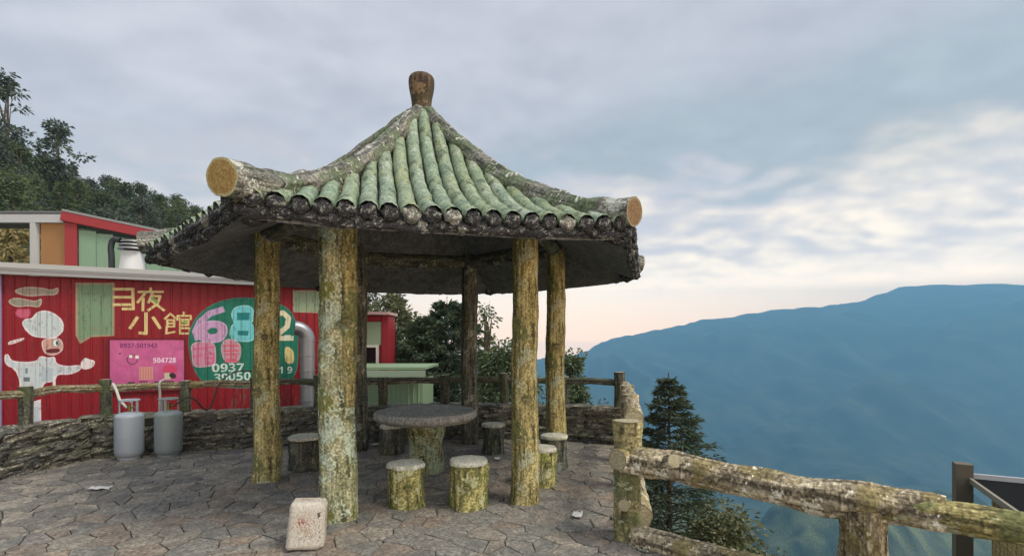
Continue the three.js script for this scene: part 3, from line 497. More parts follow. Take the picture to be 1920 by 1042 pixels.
{
  const h = solo('gas_hose', tubeGeo([V(-4.72, 0.7, -7.2), V(-4.55, 0.82, -7.3), V(-4.42, 0.6, -7.5), V(-4.4, 0.95, -7.75), V(-4.5, 1.1, -8.4), V(-4.6, 1.0, -9.9)], 0.012, 6, 40), plain('dark rubber', 0x3a3330, 0.7), 'dark rubber hose from the gas cylinders over the wall', 'hose');
  solo('pipe', mergeGeometries([tubeGeo([V(-5.5, 1.02, -7.12), V(-5.42, 0.93, -7.08), V(-5.34, 0.8, -7.04), V(-5.24, 0.7, -7.03)], 0.018, 8, 14)]), plain('white plastic pipe', 0xc4c2ba, 0.5), 'white plastic pipe slanting down to the pale gas cylinder', 'pipe');
  solo('pipe', tubeGeo([V(-4.98, 0.62, -7.3), V(-4.98, 0.86, -7.31), V(-4.985, 1.02, -7.31), V(-4.985, 1.05, -7.4)], 0.016, 8, 14), plain('grey plastic pipe', 0xa8a8a0, 0.5), 'thin upright grey pipe between the two gas cylinders', 'pipe');
}

// ------------------------------------------------------------ red metal-clad eatery with painted wall
const WALL_O = V(-8.6, 0, -8.69), WALL_A = Math.atan2(1, 2), WALL_LEN = 5.7, WALL_LO = -0.9, WALL_HI = 2.72;   // wall runs 26.6 degrees away from the view plane
const cladRed = 0x860d1a, cladGreen = 0x7c9474;
function paint() {
  const S = 340, w = 2000, h = 1240, cv = document.createElement('canvas'); cv.width = w; cv.height = h;
  const c = cv.getContext('2d'), rnd = mulberry(71), X = (s) => s * S, Y = (y) => (WALL_HI - y) * S;
  c.fillStyle = '#8f0b19'; c.fillRect(0, 0, w, h);
  for (let i = 0; i < 700; i++) { c.fillStyle = ['rgba(120,8,20,0.10)', 'rgba(200,30,40,0.08)', 'rgba(150,60,60,0.06)'][i % 3]; const x = rnd() * w, y = rnd() * h; c.fillRect(x, y, 2 + rnd() * 16, 30 + rnd() * 260); }
  const poly = (pts, fill, line, lw = 4) => { c.beginPath(); for (let i = 0; i < pts.length; i += 2) i ? c.lineTo(X(pts[i]), Y(pts[i + 1])) : c.moveTo(X(pts[0]), Y(pts[1])); c.closePath(); if (fill) { c.fillStyle = fill; c.fill(); } if (line) { c.strokeStyle = line; c.lineWidth = lw; c.stroke(); } };
  const blob = (pts, fill, line, lw = 5) => { const n = pts.length / 2, q = (i) => [X(pts[(i % n) * 2]), Y(pts[(i % n) * 2 + 1])], mid = (a, b) => [(a[0] + b[0]) / 2, (a[1] + b[1]) / 2]; c.beginPath(); c.moveTo(...mid(q(0), q(1))); for (let i = 1; i <= n; i++) c.quadraticCurveTo(...q(i), ...mid(q(i), q(i + 1))); c.closePath(); if (fill) { c.fillStyle = fill; c.fill(); } if (line) { c.strokeStyle = line; c.lineWidth = lw; c.stroke(); } };
  const stroke = (pts, col, lw) => { c.strokeStyle = col; c.lineWidth = lw * S; c.lineCap = 'square'; c.lineJoin = 'round'; c.beginPath(); for (let i = 0; i < pts.length; i += 2) i ? c.lineTo(X(pts[i]), Y(pts[i + 1])) : c.moveTo(X(pts[0]), Y(pts[1])); c.stroke(); };
  // bare green cladding left between the painted areas
  poly([1.008, 2.618, 1.532, 2.644, 1.532, 1.716, 1.21, 1.695, 1.06, 1.581, 1.008, 1.713], '#7d9a78', '#a89a7c', 12);
  poly([4.547, 2.65, 5.069, 2.673, 5.069, 2.21, 4.547, 2.219], '#97a988', '#b3a68a', 8);
  // fish and pink flower at the top
  blob([0.148, 2.449, 0.306, 2.528, 0.551, 2.521, 0.665, 2.48, 0.766, 2.55, 0.737, 2.409, 0.586, 2.412, 0.341, 2.366], '#a89a86', '#cdbfae', 6);
  blob([0.08, 2.275, 0.189, 2.342, 0.341, 2.311, 0.452, 2.278, 0.537, 2.355, 0.509, 2.179, 0.375, 2.221, 0.203, 2.179], '#9a9584', '#c8baa6', 6);
  blob([0.175, 2.052, 0.216, 2.162, 0.306, 2.146, 0.382, 2.166, 0.382, 2.02, 0.285, 1.982], '#d0607c', '#b23a5c', 5);
  // chef
  blob([0.271, 1.918, 0.327, 1.983, 0.41, 1.984, 0.452, 2.077, 0.551, 2.134, 0.679, 2.101, 0.809, 1.973, 0.824, 1.805, 0.766, 1.712, 0.694, 1.656, 0.537, 1.674, 0.41, 1.691, 0.327, 1.8], '#ccd8d8', '#efe6e8', 8);
  blob([0.537, 1.637, 0.751, 1.665, 0.809, 1.6, 0.824, 1.46, 0.722, 1.358, 0.579, 1.379, 0.537, 1.508], '#d6a79a', '#e8d8d4', 5);
  blob([0.579, 1.462, 0.78, 1.488, 0.78, 1.404, 0.594, 1.397], '#6a1f22', null);
  blob([0.679, 1.637, 0.766, 1.637, 0.766, 1.507, 0.679, 1.507], '#eef2ee', '#7c8c80', 4); blob([0.722, 1.609, 0.751, 1.609, 0.751, 1.535, 0.722, 1.535], '#31433a', null);
  blob([0.094, 1.6, 0.203, 1.636, 0.306, 1.673, 0.313, 1.636, 0.203, 1.573, 0.094, 1.528], '#ecdcd8', null);
  blob([0.053, 1.366, 0.094, 1.384, 0.121, 1.275, 0.271, 1.237, 0.48, 1.251, 0.509, 1.352, 0.622, 1.304, 0.708, 1.34, 0.708, 1.21, 0.875, 1.151, 1.06, 1.184, 1.074, 1.108, 0.912, 1.018, 0.73, 1.042, 0.708, 0.904, 0.551, 0.9, 0.523, 0.726, 0.244, 0.693, 0.258, 0.919, 0.189, 1.148, 0.067, 1.204], '#cfd8da', '#eee4e6', 8);
  blob([1.06, 1.203, 1.119, 1.316, 1.179, 1.277, 1.27, 1.256, 1.24, 1.143, 1.149, 1.107, 1.089, 1.108], '#ece2de', '#f2e8e4', 4);
  poly([0.516, 1.14, 0.679, 1.136, 0.679, 0.914, 0.53, 0.901], '#bccad0', null); poly([0.292, 0.991, 0.375, 0.988, 0.375, 0.915, 0.292, 0.918], '#6f7c82', null); poly([0.32, 1.145, 0.348, 1.144, 0.348, 1.053, 0.32, 1.054], '#7d8a90', null);
  poly([0.679, 0.988, 0.715, 1.006, 0.722, 0.764, 0.679, 0.766], '#efe6e8', null);
  poly([0.244, 0.493, 0.509, 0.589, 0.516, 0.129, 0.271, 0.147], '#cdd6da', '#efe6e8', 8); poly([0.244, 0.493, 0.509, 0.57, 0.509, 0.497, 0.258, 0.42], '#e6e4e4', null);
  // shop name
  const Yl = '#e2cf8e', B = 0.044;
  for (const pts of [[1.548, 2.548, 1.817, 2.56], [1.548, 2.403, 1.801, 2.412], [1.548, 2.267, 1.801, 2.275], [1.817, 2.56, 1.825, 2.198, 1.681, 2.194]]) stroke(pts, Yl, 0.05);
  for (const pts of [[1.913, 2.515, 2.275, 2.531], [2.093, 2.582, 2.093, 2.523], [2.011, 2.5, 1.897, 2.328], [1.978, 2.39, 1.97, 2.182], [2.117, 2.494, 2.06, 2.333], [2.109, 2.444, 2.242, 2.449, 2.192, 2.298, 2.06, 2.185], [2.109, 2.355, 2.292, 2.191]]) stroke(pts, Yl, B); stroke([2.126, 2.395, 2.184, 2.337], '#86a860', 0.05);
  for (const pts of [[2.019, 2.114, 2.019, 1.748, 1.93, 1.758], [1.881, 2.032, 1.785, 1.854], [2.134, 2.037, 2.233, 1.86]]) stroke(pts, Yl, 0.054);
  for (const pts of [[2.401, 2.123, 2.317, 2.031], [2.401, 2.123, 2.478, 2.044], [2.351, 2.002, 2.461, 2.004, 2.461, 1.883, 2.351, 1.881, 2.351, 2.002], [2.351, 1.941, 2.461, 1.943], [2.342, 1.881, 2.334, 1.751, 2.461, 1.782], [2.615, 2.149, 2.615, 2.108], [2.512, 2.015, 2.512, 2.086, 2.728, 2.09, 2.728, 2.029], [2.555, 2.036, 2.555, 1.752], [2.563, 2.016, 2.693, 2.018, 2.693, 1.916, 2.563, 1.914], [2.563, 1.854, 2.71, 1.855, 2.71, 1.753, 2.563, 1.752]]) stroke(pts, Yl, 0.036);
  stroke([2.598, 1.976, 2.667, 1.967], '#9cc85c', 0.04);
  // round green emblem with the number
  blob([2.667, 1.6, 2.771, 2.03, 3.064, 2.326, 3.475, 2.477, 3.95, 2.462, 4.395, 2.347, 4.609, 2.043, 4.65, 1.489, 4.609, 0.88, 4.345, 0.701, 3.854, 0.666, 3.382, 0.685, 2.974, 0.753, 2.771, 1.037], '#12775f', '#5c7a6c', 6);
  stroke([3.236, 2.217, 3.037, 2.139, 2.877, 1.97, 2.806, 1.785, 2.841, 1.682], '#c9a6cc', 0.115); 
  blob([2.806, 1.723, 2.859, 1.949, 3.109, 2.016, 3.327, 1.957, 3.346, 1.747, 3.236, 1.579, 2.93, 1.579], '#cda2c8', '#dcc0dc', 5); blob([2.992, 1.807, 3.073, 1.88, 3.181, 1.85, 3.172, 1.756, 3.046, 1.735], '#12775f', null);
  blob([3.401, 2.126, 3.475, 2.297, 3.796, 2.328, 3.815, 2.029, 3.739, 1.963, 3.835, 1.9, 3.835, 1.6, 3.512, 1.6, 3.382, 1.684, 3.401, 1.895, 3.475, 1.959], '#74cdd2', '#a8e0e2', 6); poly([3.512, 2.171, 3.739, 2.177, 3.72, 2.027, 3.512, 2.023], '#0f8080', null); poly([3.522, 1.812, 3.72, 1.813, 3.701, 1.717, 3.522, 1.727], '#0f8080', null);
  stroke([4.196, 2.145, 4.345, 2.192, 4.456, 2.085, 4.426, 1.908, 4.285, 1.775, 4.166, 1.665, 4.496, 1.666], '#e6dcb8', 0.1);
  // two rose coloured characters
  const rose = '#d8668c'; blob([2.728, 1.559, 2.912, 1.6, 3.127, 1.579, 3.145, 1.34, 3.145, 1.142, 2.948, 1.105, 2.771, 1.109, 2.754, 1.314], '#cc8fa8', '#d8b8c4', 5);
  for (const pts of [[2.771, 1.457, 2.93, 1.456], [2.85, 1.559, 2.833, 1.169], [2.771, 1.313, 2.912, 1.332], [2.983, 1.538, 2.983, 1.373], [2.948, 1.476, 3.109, 1.496], [2.965, 1.352, 3.109, 1.371, 3.1, 1.184, 2.974, 1.166, 2.965, 1.352], [2.974, 1.269, 3.1, 1.278]]) stroke(pts, rose, 0.032);
  blob([3.254, 1.6, 3.382, 1.663, 3.569, 1.558, 3.587, 1.388, 3.531, 1.177, 3.309, 1.181, 3.236, 1.391], '#c99aa6', '#d4bcc4', 5);
  for (const pts of [[3.29, 1.516, 3.531, 1.515], [3.41, 1.6, 3.41, 1.221], [3.29, 1.411, 3.531, 1.42], [3.327, 1.348, 3.503, 1.346, 3.484, 1.241, 3.327, 1.243], [3.309, 1.202, 3.531, 1.208]]) stroke(pts, '#dc5c74', 0.03);
  blob([4.385, 1.512, 4.496, 1.468, 4.558, 1.379, 4.558, 1.135, 4.405, 1.138, 4.375, 1.293], '#e0cf8c', null); poly([4.375, 1.732, 4.496, 1.732, 4.496, 1.644, 4.375, 1.644], '#d8dcc8', null);
  c.fillStyle = '#dfeee4'; c.textBaseline = 'alphabetic'; const txt = (t, s, y, hgt, sx = 1, font = 'sans-serif') => { c.save(); c.translate(X(s), Y(y)); c.scale(sx, 1); c.font = 'bold ' + Math.round(hgt * S / 0.72) + 'px ' + font; c.fillText(t, 0, 0); c.restore(); };
  txt('0937', 3.073, 1.009, 0.16, 1.15); txt('39', 3.109, 0.821, 0.15, 1.1); txt('050 6', 3.355, 0.833, 0.16, 1.1); txt('1 9', 4.265, 0.944, 0.14);
  // worn paint along the foot and scratches
  for (let i = 0; i < 260; i++) { c.fillStyle = ['rgba(120,130,100,0.35)', 'rgba(90,70,60,0.3)'][i % 2]; const x = X(3.4 + rnd() * 1.6), y = Y(0.75 - rnd() * 0.5); c.fillRect(x, y, 3 + rnd() * 7, 12 + rnd() * 60); }
  for (let i = 0; i < 500; i++) { c.fillStyle = ['rgba(70,40,40,0.10)', 'rgba(220,210,200,0.07)'][i % 2]; c.fillRect(rnd() * w, rnd() * h, 1 + rnd() * 3, 8 + rnd() * 80); }
  for (let i = 0; i < 5200; i++) { c.fillStyle = ['rgba(60,20,24,0.16)', 'rgba(190,60,64,0.13)', 'rgba(200,190,176,0.10)', 'rgba(46,40,36,0.14)'][i % 4]; const r = 1 + rnd() * 5; c.beginPath(); c.ellipse(rnd() * w, rnd() * h, r, r * (0.6 + rnd() * 2.5), 0, 0, 7); c.fill(); }   // flaked and blotched paint
  for (let i = 0; i < 90; i++) { const x = rnd() * w, y = rnd() * h * 0.5; c.fillStyle = 'rgba(58,44,38,0.12)'; for (let q = 0; q < 4; q++) c.fillRect(x + (rnd() - 0.5) * 5, y, 1.5 + rnd() * 3, 80 + rnd() * 420); }                     // rain streaks
  const t = new THREE.CanvasTexture(cv); t.colorSpace = THREE.SRGBColorSpace; return [t, w / S, h / S];
}
const [muralTex, MW, MH] = paint();
function claddingGeo(w, h, ribs = 2) { // a steel sheet strip with folded ribs, facing +z, origin at its lower left
  const prof = [[0, 0]]; const pitch = w / ribs; for (let i = 0; i < ribs; i++) { const x = i * pitch; prof.push([x + 0.006, 0.014], [x + 0.028, 0.014], [x + 0.036, 0], [x + pitch - 0.001, 0]); }
  const pos = [], uv = [], idx = []; prof.forEach(([x, z]) => { for (const y of [0, h]) { pos.push(x, y, z); uv.push(x, y); } });
  for (let i = 0; i < prof.length - 1; i++) { const a = i * 2; idx.push(a, a + 2, a + 1, a + 1, a + 2, a + 3); }
  const g = geoFrom(pos, uv, idx).toNonIndexed(); g.computeVertexNormals(); return g;
}
{
  const b = thing('eatery_building', 'red metal-clad eatery with a painted mural wall and grey gutter', 'building', [WALL_O.x, 0, WALL_O.z], WALL_A);
  const mm = new THREE.MeshStandardMaterial({ name: 'painted mural', map: muralTex, roughness: 0.55 }), W = 0.3, n = Math.floor(WALL_LEN / W);
  for (let i = 0; i < n; i++) { const g = claddingGeo(W, WALL_HI - WALL_LO), uv = g.attributes.uv; for (let q = 0; q < uv.count; q++) uv.setXY(q, (i * W + uv.getX(q)) / MW, 1 - (WALL_HI - WALL_LO - uv.getY(q)) / MH); const m = mesh('cladding_sheet', g, mm, b); m.position.set(i * W, WALL_LO, 0); }
  const body = mesh('wall', boxGeo(WALL_LEN, WALL_HI - WALL_LO, 3.6, WALL_LEN / 2, (WALL_HI + WALL_LO) / 2, -1.83), plain('dull red sheet', cladRed, 0.6), b);
  const steel = new THREE.MeshStandardMaterial({ name: 'galvanised steel', color: 0xa2a4a4, roughness: 0.45, metalness: 0.5 }), roof = mesh('roof', new THREE.BoxGeometry(WALL_LEN + 0.5, 0.05, 4.1).rotateX(0.13).translate(WALL_LEN / 2 - 0.05, 3.07, -1.82), steel, b);
  mesh('fascia', boxGeo(WALL_LEN + 0.5, 0.10, 0.03, WALL_LEN / 2 - 0.05, 2.86, 0.19), plain('pale fascia', 0xb9bab6, 0.5), roof);
  mesh('gutter', boxGeo(WALL_LEN + 0.5, 0.085, 0.12, WALL_LEN / 2 - 0.05, 2.76, 0.14), steel, roof);
  mesh('corner_trim', boxGeo(0.09, WALL_HI - WALL_LO, 0.05, -0.02, (WALL_HI + WALL_LO) / 2, 0.03), plain('lilac painted trim', 0x9a8cb0, 0.5), b);
}
{ // pink menu banner
  const cv = document.createElement('canvas'); cv.width = 512; cv.height = 360; const c = cv.getContext('2d'), rnd = mulberry(77); c.fillStyle = '#c65f8e'; c.fillRect(0, 0, 512, 360);
  for (let i = 0; i < 400; i++) { c.fillStyle = ['rgba(240,130,180,0.12)', 'rgba(190,70,140,0.10)'][i % 2]; c.beginPath(); c.arc(rnd() * 512, rnd() * 360, 6 + rnd() * 34, 0, 7); c.fill(); }
  c.fillStyle = '#6a2a66'; c.font = 'bold 44px sans-serif'; c.fillText('0937-501943', 66, 56, 400); c.fillRect(60, 92, 14, 10);
  c.fillStyle = '#f4dce8'; c.font = 'bold 50px sans-serif'; c.fillText('504728', 290, 166, 200);
  c.strokeStyle = '#7a4a5c'; c.lineWidth = 8; c.beginPath(); c.arc(150, 140, 34, 0, 7); c.moveTo(120, 150); c.lineTo(112, 128); c.stroke(); c.fillStyle = '#f2efe6'; c.fillRect(128, 108, 22, 20); c.fillRect(170, 112, 24, 22);
  c.fillStyle = '#dd9a92'; c.fillRect(196, 194, 96, 92); c.fillStyle = '#c77a72'; for (let i = 0; i < 5; i++) c.fillRect(202 + i * 18, 198, 7, 84); c.fillStyle = '#d6436c'; c.beginPath(); c.ellipse(410, 214, 52, 34, 0, 0, 7); c.fill(); c.fillStyle = '#cfc9a4'; c.fillRect(372, 240, 44, 48); c.fillStyle = '#3a2730'; c.beginPath(); c.ellipse(430, 262, 26, 20, 0.5, 0, 7); c.fill();
  c.fillRect(120, 300, 46, 14); c.fillRect(196, 296, 60, 8); c.fillRect(300, 300, 140, 9); c.fillStyle = '#f0b8cc'; c.fillRect(240, 310, 190, 12);
  const t = new THREE.CanvasTexture(cv); t.colorSpace = THREE.SRGBColorSpace;
  const g = thing('menu_banner', 'pink printed menu banner fixed on the red mural wall', 'sign', [WALL_O.x, 0, WALL_O.z], WALL_A);
  const [s0, y1] = [1.486, 1.629], [s1, y0] = [2.623, 0.705], pg = new THREE.PlaneGeometry(s1 - s0, y1 - y0, 10, 6), p = pg.attributes.position; for (let i = 0; i < p.count; i++) p.setZ(i, 0.006 * noise3(p.getX(i) * 3, p.getY(i) * 3, 1)); pg.computeVertexNormals();
  mesh('banner_sheet', pg.translate((s0 + s1) / 2, (y0 + y1) / 2, 0.045), new THREE.MeshStandardMaterial({ name: 'pink vinyl print', map: t, roughness: 0.5 }), g);
  const fr = plain('dark red batten', 0x6e0f1c, 0.7), w = s1 - s0, h = y1 - y0, cx = (s0 + s1) / 2, cy = (y0 + y1) / 2;
  mesh('frame_batten', boxGeo(w + 0.06, 0.035, 0.03, cx, y1 + 0.015, 0.032), fr, g); mesh('frame_batten', boxGeo(w + 0.06, 0.035, 0.03, cx, y0 - 0.015, 0.032), fr, g); mesh('frame_batten', boxGeo(0.035, h - 0.008, 0.03, s0 - 0.015, cy, 0.032), fr, g); mesh('frame_batten', boxGeo(0.035, h - 0.008, 0.03, s1 + 0.015, cy, 0.032), fr, g);
}
{ // white roof ventilator
  const t = thing('roof_vent', 'white tapered roof ventilator with dark cap on the eatery roof', 'vent', [-7.487, 2.652, -10.2]);
  t.position.y = 2.75; const white = plain('white vent paint', 0xd6d6d4, 0.5);
  mesh('body', new THREE.CylinderGeometry(0.2, 0.3, 0.62, 4, 1).rotateY(Math.PI / 4 + 0.4).translate(0, 0.31, 0), white, t);
  for (let i = 0; i < 3; i++) mesh('cap_ring', new THREE.CylinderGeometry(0.23 - i * 0.02, 0.25 - i * 0.02, 0.035, 20).translate(0, 0.67 + i * 0.07, 0), plain('dirty steel', 0x8c8c8a, 0.5, 0.4), t);
  mesh('neck', new THREE.CylinderGeometry(0.15, 0.15, 0.24, 16).translate(0, 0.74, 0), plain('sooty steel', 0x2c2c2c, 0.7), t);
  mesh('flue_bend', tubeGeo([V(-0.16, 0.82, 0.1), V(-0.3, 0.84, 0.1), V(-0.35, 0.7, 0.1), V(-0.34, 0.5, 0.1), V(-0.33, 0.1, 0.1)], 0.055, 10, 20), plain('black flue', 0x33383a, 0.6), t);
}
{ // silver duct coming out of the wall and going down
  const steel = new THREE.MeshStandardMaterial({ name: 'spiral duct steel', color: 0x97999d, roughness: 0.42, metalness: 0.7 });
  const t = thing('exhaust_duct', 'silver exhaust duct with elbow on the red wall behind the pavilion', 'duct', [-4.119, 1.867, -10.35]); t.rotation.y = WALL_A;
  const elbow = []; for (let i = 0; i <= 8; i++) { const a = i / 8 * Math.PI / 2; elbow.push(V(-0.22 + Math.sin(a) * 0.24, -0.24 + Math.cos(a) * 0.24, 0.02)); }
  mesh('elbow', new THREE.TubeGeometry(new THREE.CatmullRomCurve3(elbow), 16, 0.142, 18), steel, t);
  mesh('stack', mergeGeometries([0, 1, 2, 3, 4].map((i) => new THREE.CylinderGeometry(0.138, 0.138, 0.29, 20).translate(0.02, -0.39 - i * 0.3, 0.02))), steel, t);
  for (let i = 0; i < 5; i++) mesh('joint_band', new THREE.CylinderGeometry(0.15, 0.15, 0.025, 20).translate(0.02, -0.245 - i * 0.3, 0.02), steel, t);
}
// ------------------------------------------------------------ upper annexe behind the eatery roof
{
  const t = thing('annexe_building', 'upper annexe with red sloping fascia and green panels behind the eatery roof', 'building', [-10.194, 1.6, -11.8]);
  t.position.y = 0; const red = plain('red trim paint', 0x96292e, 0.55), green = new THREE.MeshStandardMaterial({ name: 'sage green sheet', color: 0x7d9a80, roughness: 0.6 }), white = plain('white trim', 0xc9cbc9, 0.5), tan = new THREE.MeshStandardMaterial({ name: 'orange tan board', color: 0xb08252, roughness: 0.7 });
  const HT = 4.52, DX = Math.cos(WALL_A), DZ = -Math.sin(WALL_A), L = 3.0; 
  const R = (g) => g.rotateY(WALL_A);
  for (let i = 0; i < 9; i++) { const x0 = 0.24 + i * 0.32, h = HT - 0.32 - 0.155 * x0; const g = claddingGeo(0.315, h - 2.0, 1); mesh('green_panel', R(g.translate(x0, 2.0, 0)), green, t); }
  mesh('corner_post', R(boxGeo(0.22, 2.4, 0.1, 0.11, 3.1, 0.02)), red, t);
  mesh('sloping_fascia', R(boxGeo(3.3, 0.2, 0.16).rotateZ(-0.155).translate(1.58, HT - 0.34, 0.06)), red, t);
  mesh('roof', R(boxGeo(3.3, 0.05, 3).rotateZ(-0.155).translate(1.6, HT - 0.21, -1.35)), plain('roof sheet', 0x8c8f8e, 0.5, 0.3), t);
  // open bay towards the slope
  mesh('white_fascia', boxGeo(4.2, 0.19, 0.12, -2.12, HT - 0.12, -0.02), white, t);
  mesh('tan_panel', boxGeo(0.56, 2.1, 0.04, -0.32, 3.25, -0.06), tan, t); mesh('white_post', boxGeo(0.12, 2.2, 0.12, -0.72, 3.2, -0.02), white, t); mesh('white_post', boxGeo(0.12, 2.2, 0.12, -2.9, 3.2, -0.02), white, t);
  mesh('bay_roof', boxGeo(4.2, 0.05, 1.6, -2.12, HT + 0.02, -0.75), plain('roof underside', 0x77787a, 0.6), t);
  mesh('floor_slab', boxGeo(6.0, 0.2, 3.0, -0.9, 1.9, -1.6), plain('slab', 0x7a7a76, 0.9), t);
}
// ------------------------------------------------------------ red hut with window, and green sheet shed below it
{
  const t = thing('red_hut', 'small red hut with green panel and white window beyond the railing', 'building', [-4.3, 0, -13]);
  const red = plain('red hut paint', 0x8e1f2a, 0.55), green = plain('pale green panel', 0x8ea48a, 0.6), white = plain('white window frame', 0xd2d2ce, 0.5), glass = new THREE.MeshStandardMaterial({ name: 'dark window glass', color: 0x14181c, roughness: 0.08 });
  mesh('wall', boxGeo(2.4, 3.3, 0.7, 0, 0.6, -0.35), red, t); mesh('roof', boxGeo(2.5, 0.07, 0.95, 0, 2.30, -0.3), plain('pink grey roof edge', 0xb89a98, 0.5), t);
  mesh('corner_trim', boxGeo(0.17, 1.35, 0.05, 1.12, 1.6, 0.03), red, t); mesh('head_trim', boxGeo(2.2, 0.12, 0.05, -0.08, 2.17, 0.025), red, t);
  mesh('green_panel', boxGeo(2.1, 0.58, 0.03, -0.03, 1.8, 0.015), green, t);
  for (const x of [0.72, 0.2]) { const w = mesh('window', boxGeo(0.40, 0.56, 0.03, x, 1.2, 0.02), glass, t); mesh('window_frame', mergeGeometries([boxGeo(0.06, 0.62, 0.06, x - 0.2, 1.2, 0.025), boxGeo(0.06, 0.62, 0.06, x + 0.2, 1.2, 0.025), boxGeo(0.335, 0.06, 0.06, x, 1.48, 0.025), boxGeo(0.335, 0.06, 0.06, x, 0.92, 0.025)]), white, w); }
}
{
  const t = thing('green_shed', 'low green corrugated shed seen through the back railing', 'shed', [-1.9, 0, -11]);
  const green = new THREE.MeshStandardMaterial({ name: 'grey green corrugated sheet', color: 0x87a07e, roughness: 0.6 }), pale = plain('pale shed trim', 0x9db098, 0.55);
  for (let i = 0; i < 9; i++) mesh('cladding_sheet', claddingGeo(0.22, 2.0, 2).translate(-1.98 + i * 0.22, -1.15, 0), green, t);
  mesh('wall', boxGeo(1.96, 1.95, 1.5, -0.99, -0.2, -0.78), green, t); mesh('roof', boxGeo(2.2, 0.05, 1.9, -1.0, 1.04, -0.7), green, t); mesh('fascia', boxGeo(2.2, 0.14, 0.04, -1.0, 0.93, 0.27), pale, t);
}
// ------------------------------------------------------------ open hut below the railing on the valley side
{
  const t = thing('hillside_hut', 'dark roofed tan plank hut below the handrail with a stout corner post', 'hut', [8.86, 0, -9.8]);
  t.rotation.y = -Math.atan2(2.9, -1.48);
  const plank = barkMat('tan weathered planks', [112, 92, 58], [156, 132, 84], [184, 162, 112], [168, 160, 130], 0.66, [128, 104, 70], 0.6, 0.006), dark = new THREE.MeshPhysicalMaterial({ name: 'dark roof felt', color: 0x1b1b1b, roughness: 1, specularIntensity: 0.15 }), pale = plain('pale roof edge', 0xc2c5c6, 0.6);
  mesh('corner_post', boxGeo(0.26, 6, 0.26, -0.1, -3.75, 0.22, 0.7), plain('brown grey post', 0x6b6252, 0.85), t);
  for (let i = 0; i < 30; i++) mesh('wall_plank', boxGeo(0.185, 4.6, 0.03, 0.25 + i * 0.19, -3.42 - (i % 3) * 0.01, -0.15 + (i % 2) * 0.006, 0.8), plank, t);
  mesh('roof', boxGeo(6.2, 0.06, 3.4, 3.0, -1.06, -1.6), dark, t);
  mesh('side_edge', boxGeo(6.2, 0.1, 0.05, 3.0, -1.05, 0.13), plain('weathered rafter', 0x8f8878, 0.85), t); mesh('end_edge', boxGeo(0.06, 0.12, 3.4, -0.135, -1.0, -1.6), pale, t);
  mesh('back_wall', boxGeo(0.06, 4.6, 3.0, 0.12, -3.42, -1.7), dark, t);
}
// ------------------------------------------------------------ trees
function leafMat(name, r, g, b) { return new THREE.MeshPhysicalMaterial({ name, color: new THREE.Color().setRGB(r, g, b), vertexColors: true, roughness: 0.9, transmission: 0.25, thickness: 0, side: THREE.DoubleSide }); }
const LM = { deep: leafMat('deep green leaves', 0.060, 0.100, 0.042), mid: leafMat('mid green leaves', 0.088, 0.135, 0.052), olive: leafMat('olive leaves', 0.125, 0.140, 0.056), dusky: leafMat('dusky blue green leaves', 0.062, 0.094, 0.062), conifer: leafMat('conifer needles', 0.064, 0.098, 0.048), dry: leafMat('dry yellow leaves', 0.34, 0.29, 0.12) };
const trunkMat = barkMat('tree bark', [52, 44, 36], [86, 74, 60], [112, 100, 84], [120, 124, 110], 0.64, [70, 74, 50], 0.62, 0.02);
class Leaves {
  constructor(seed) { this.p = []; this.i = []; this.c = []; this.r = mulberry(seed); }
  add(x, y, z, len, wid, dx, dy, dz) { // a folded diamond leaf along d
    const r = this.r, L = Math.hypot(dx, dy, dz) || 1; dx /= L; dy /= L; dz /= L; let ax = r() - 0.5, ay = r() - 0.5, az = r() - 0.5; let sx = dy * az - dz * ay, sy = dz * ax - dx * az, sz = dx * ay - dy * ax; const S = Math.hypot(sx, sy, sz) || 1; sx *= wid / S / 2; sy *= wid / S / 2; sz *= wid / S / 2;
    const b = this.p.length / 3, k = 0.65 + r() * 0.7, t = 0.9 + r() * 0.25;
    this.p.push(x, y, z, x + dx * len * 0.5 + sx, y + dy * len * 0.5 + sy, z + dz * len * 0.5 + sz, x + dx * len, y + dy * len - len * 0.1, z + dz * len, x + dx * len * 0.5 - sx, y + dy * len * 0.5 - sy, z + dz * len * 0.5 - sz);
    this.i.push(b, b + 1, b + 2, b, b + 2, b + 3); for (let q = 0; q < 4; q++) this.c.push(k * t, k, k * 0.95);
  }
  geo() { return geoFrom(this.p, null, this.i, this.c); }
}
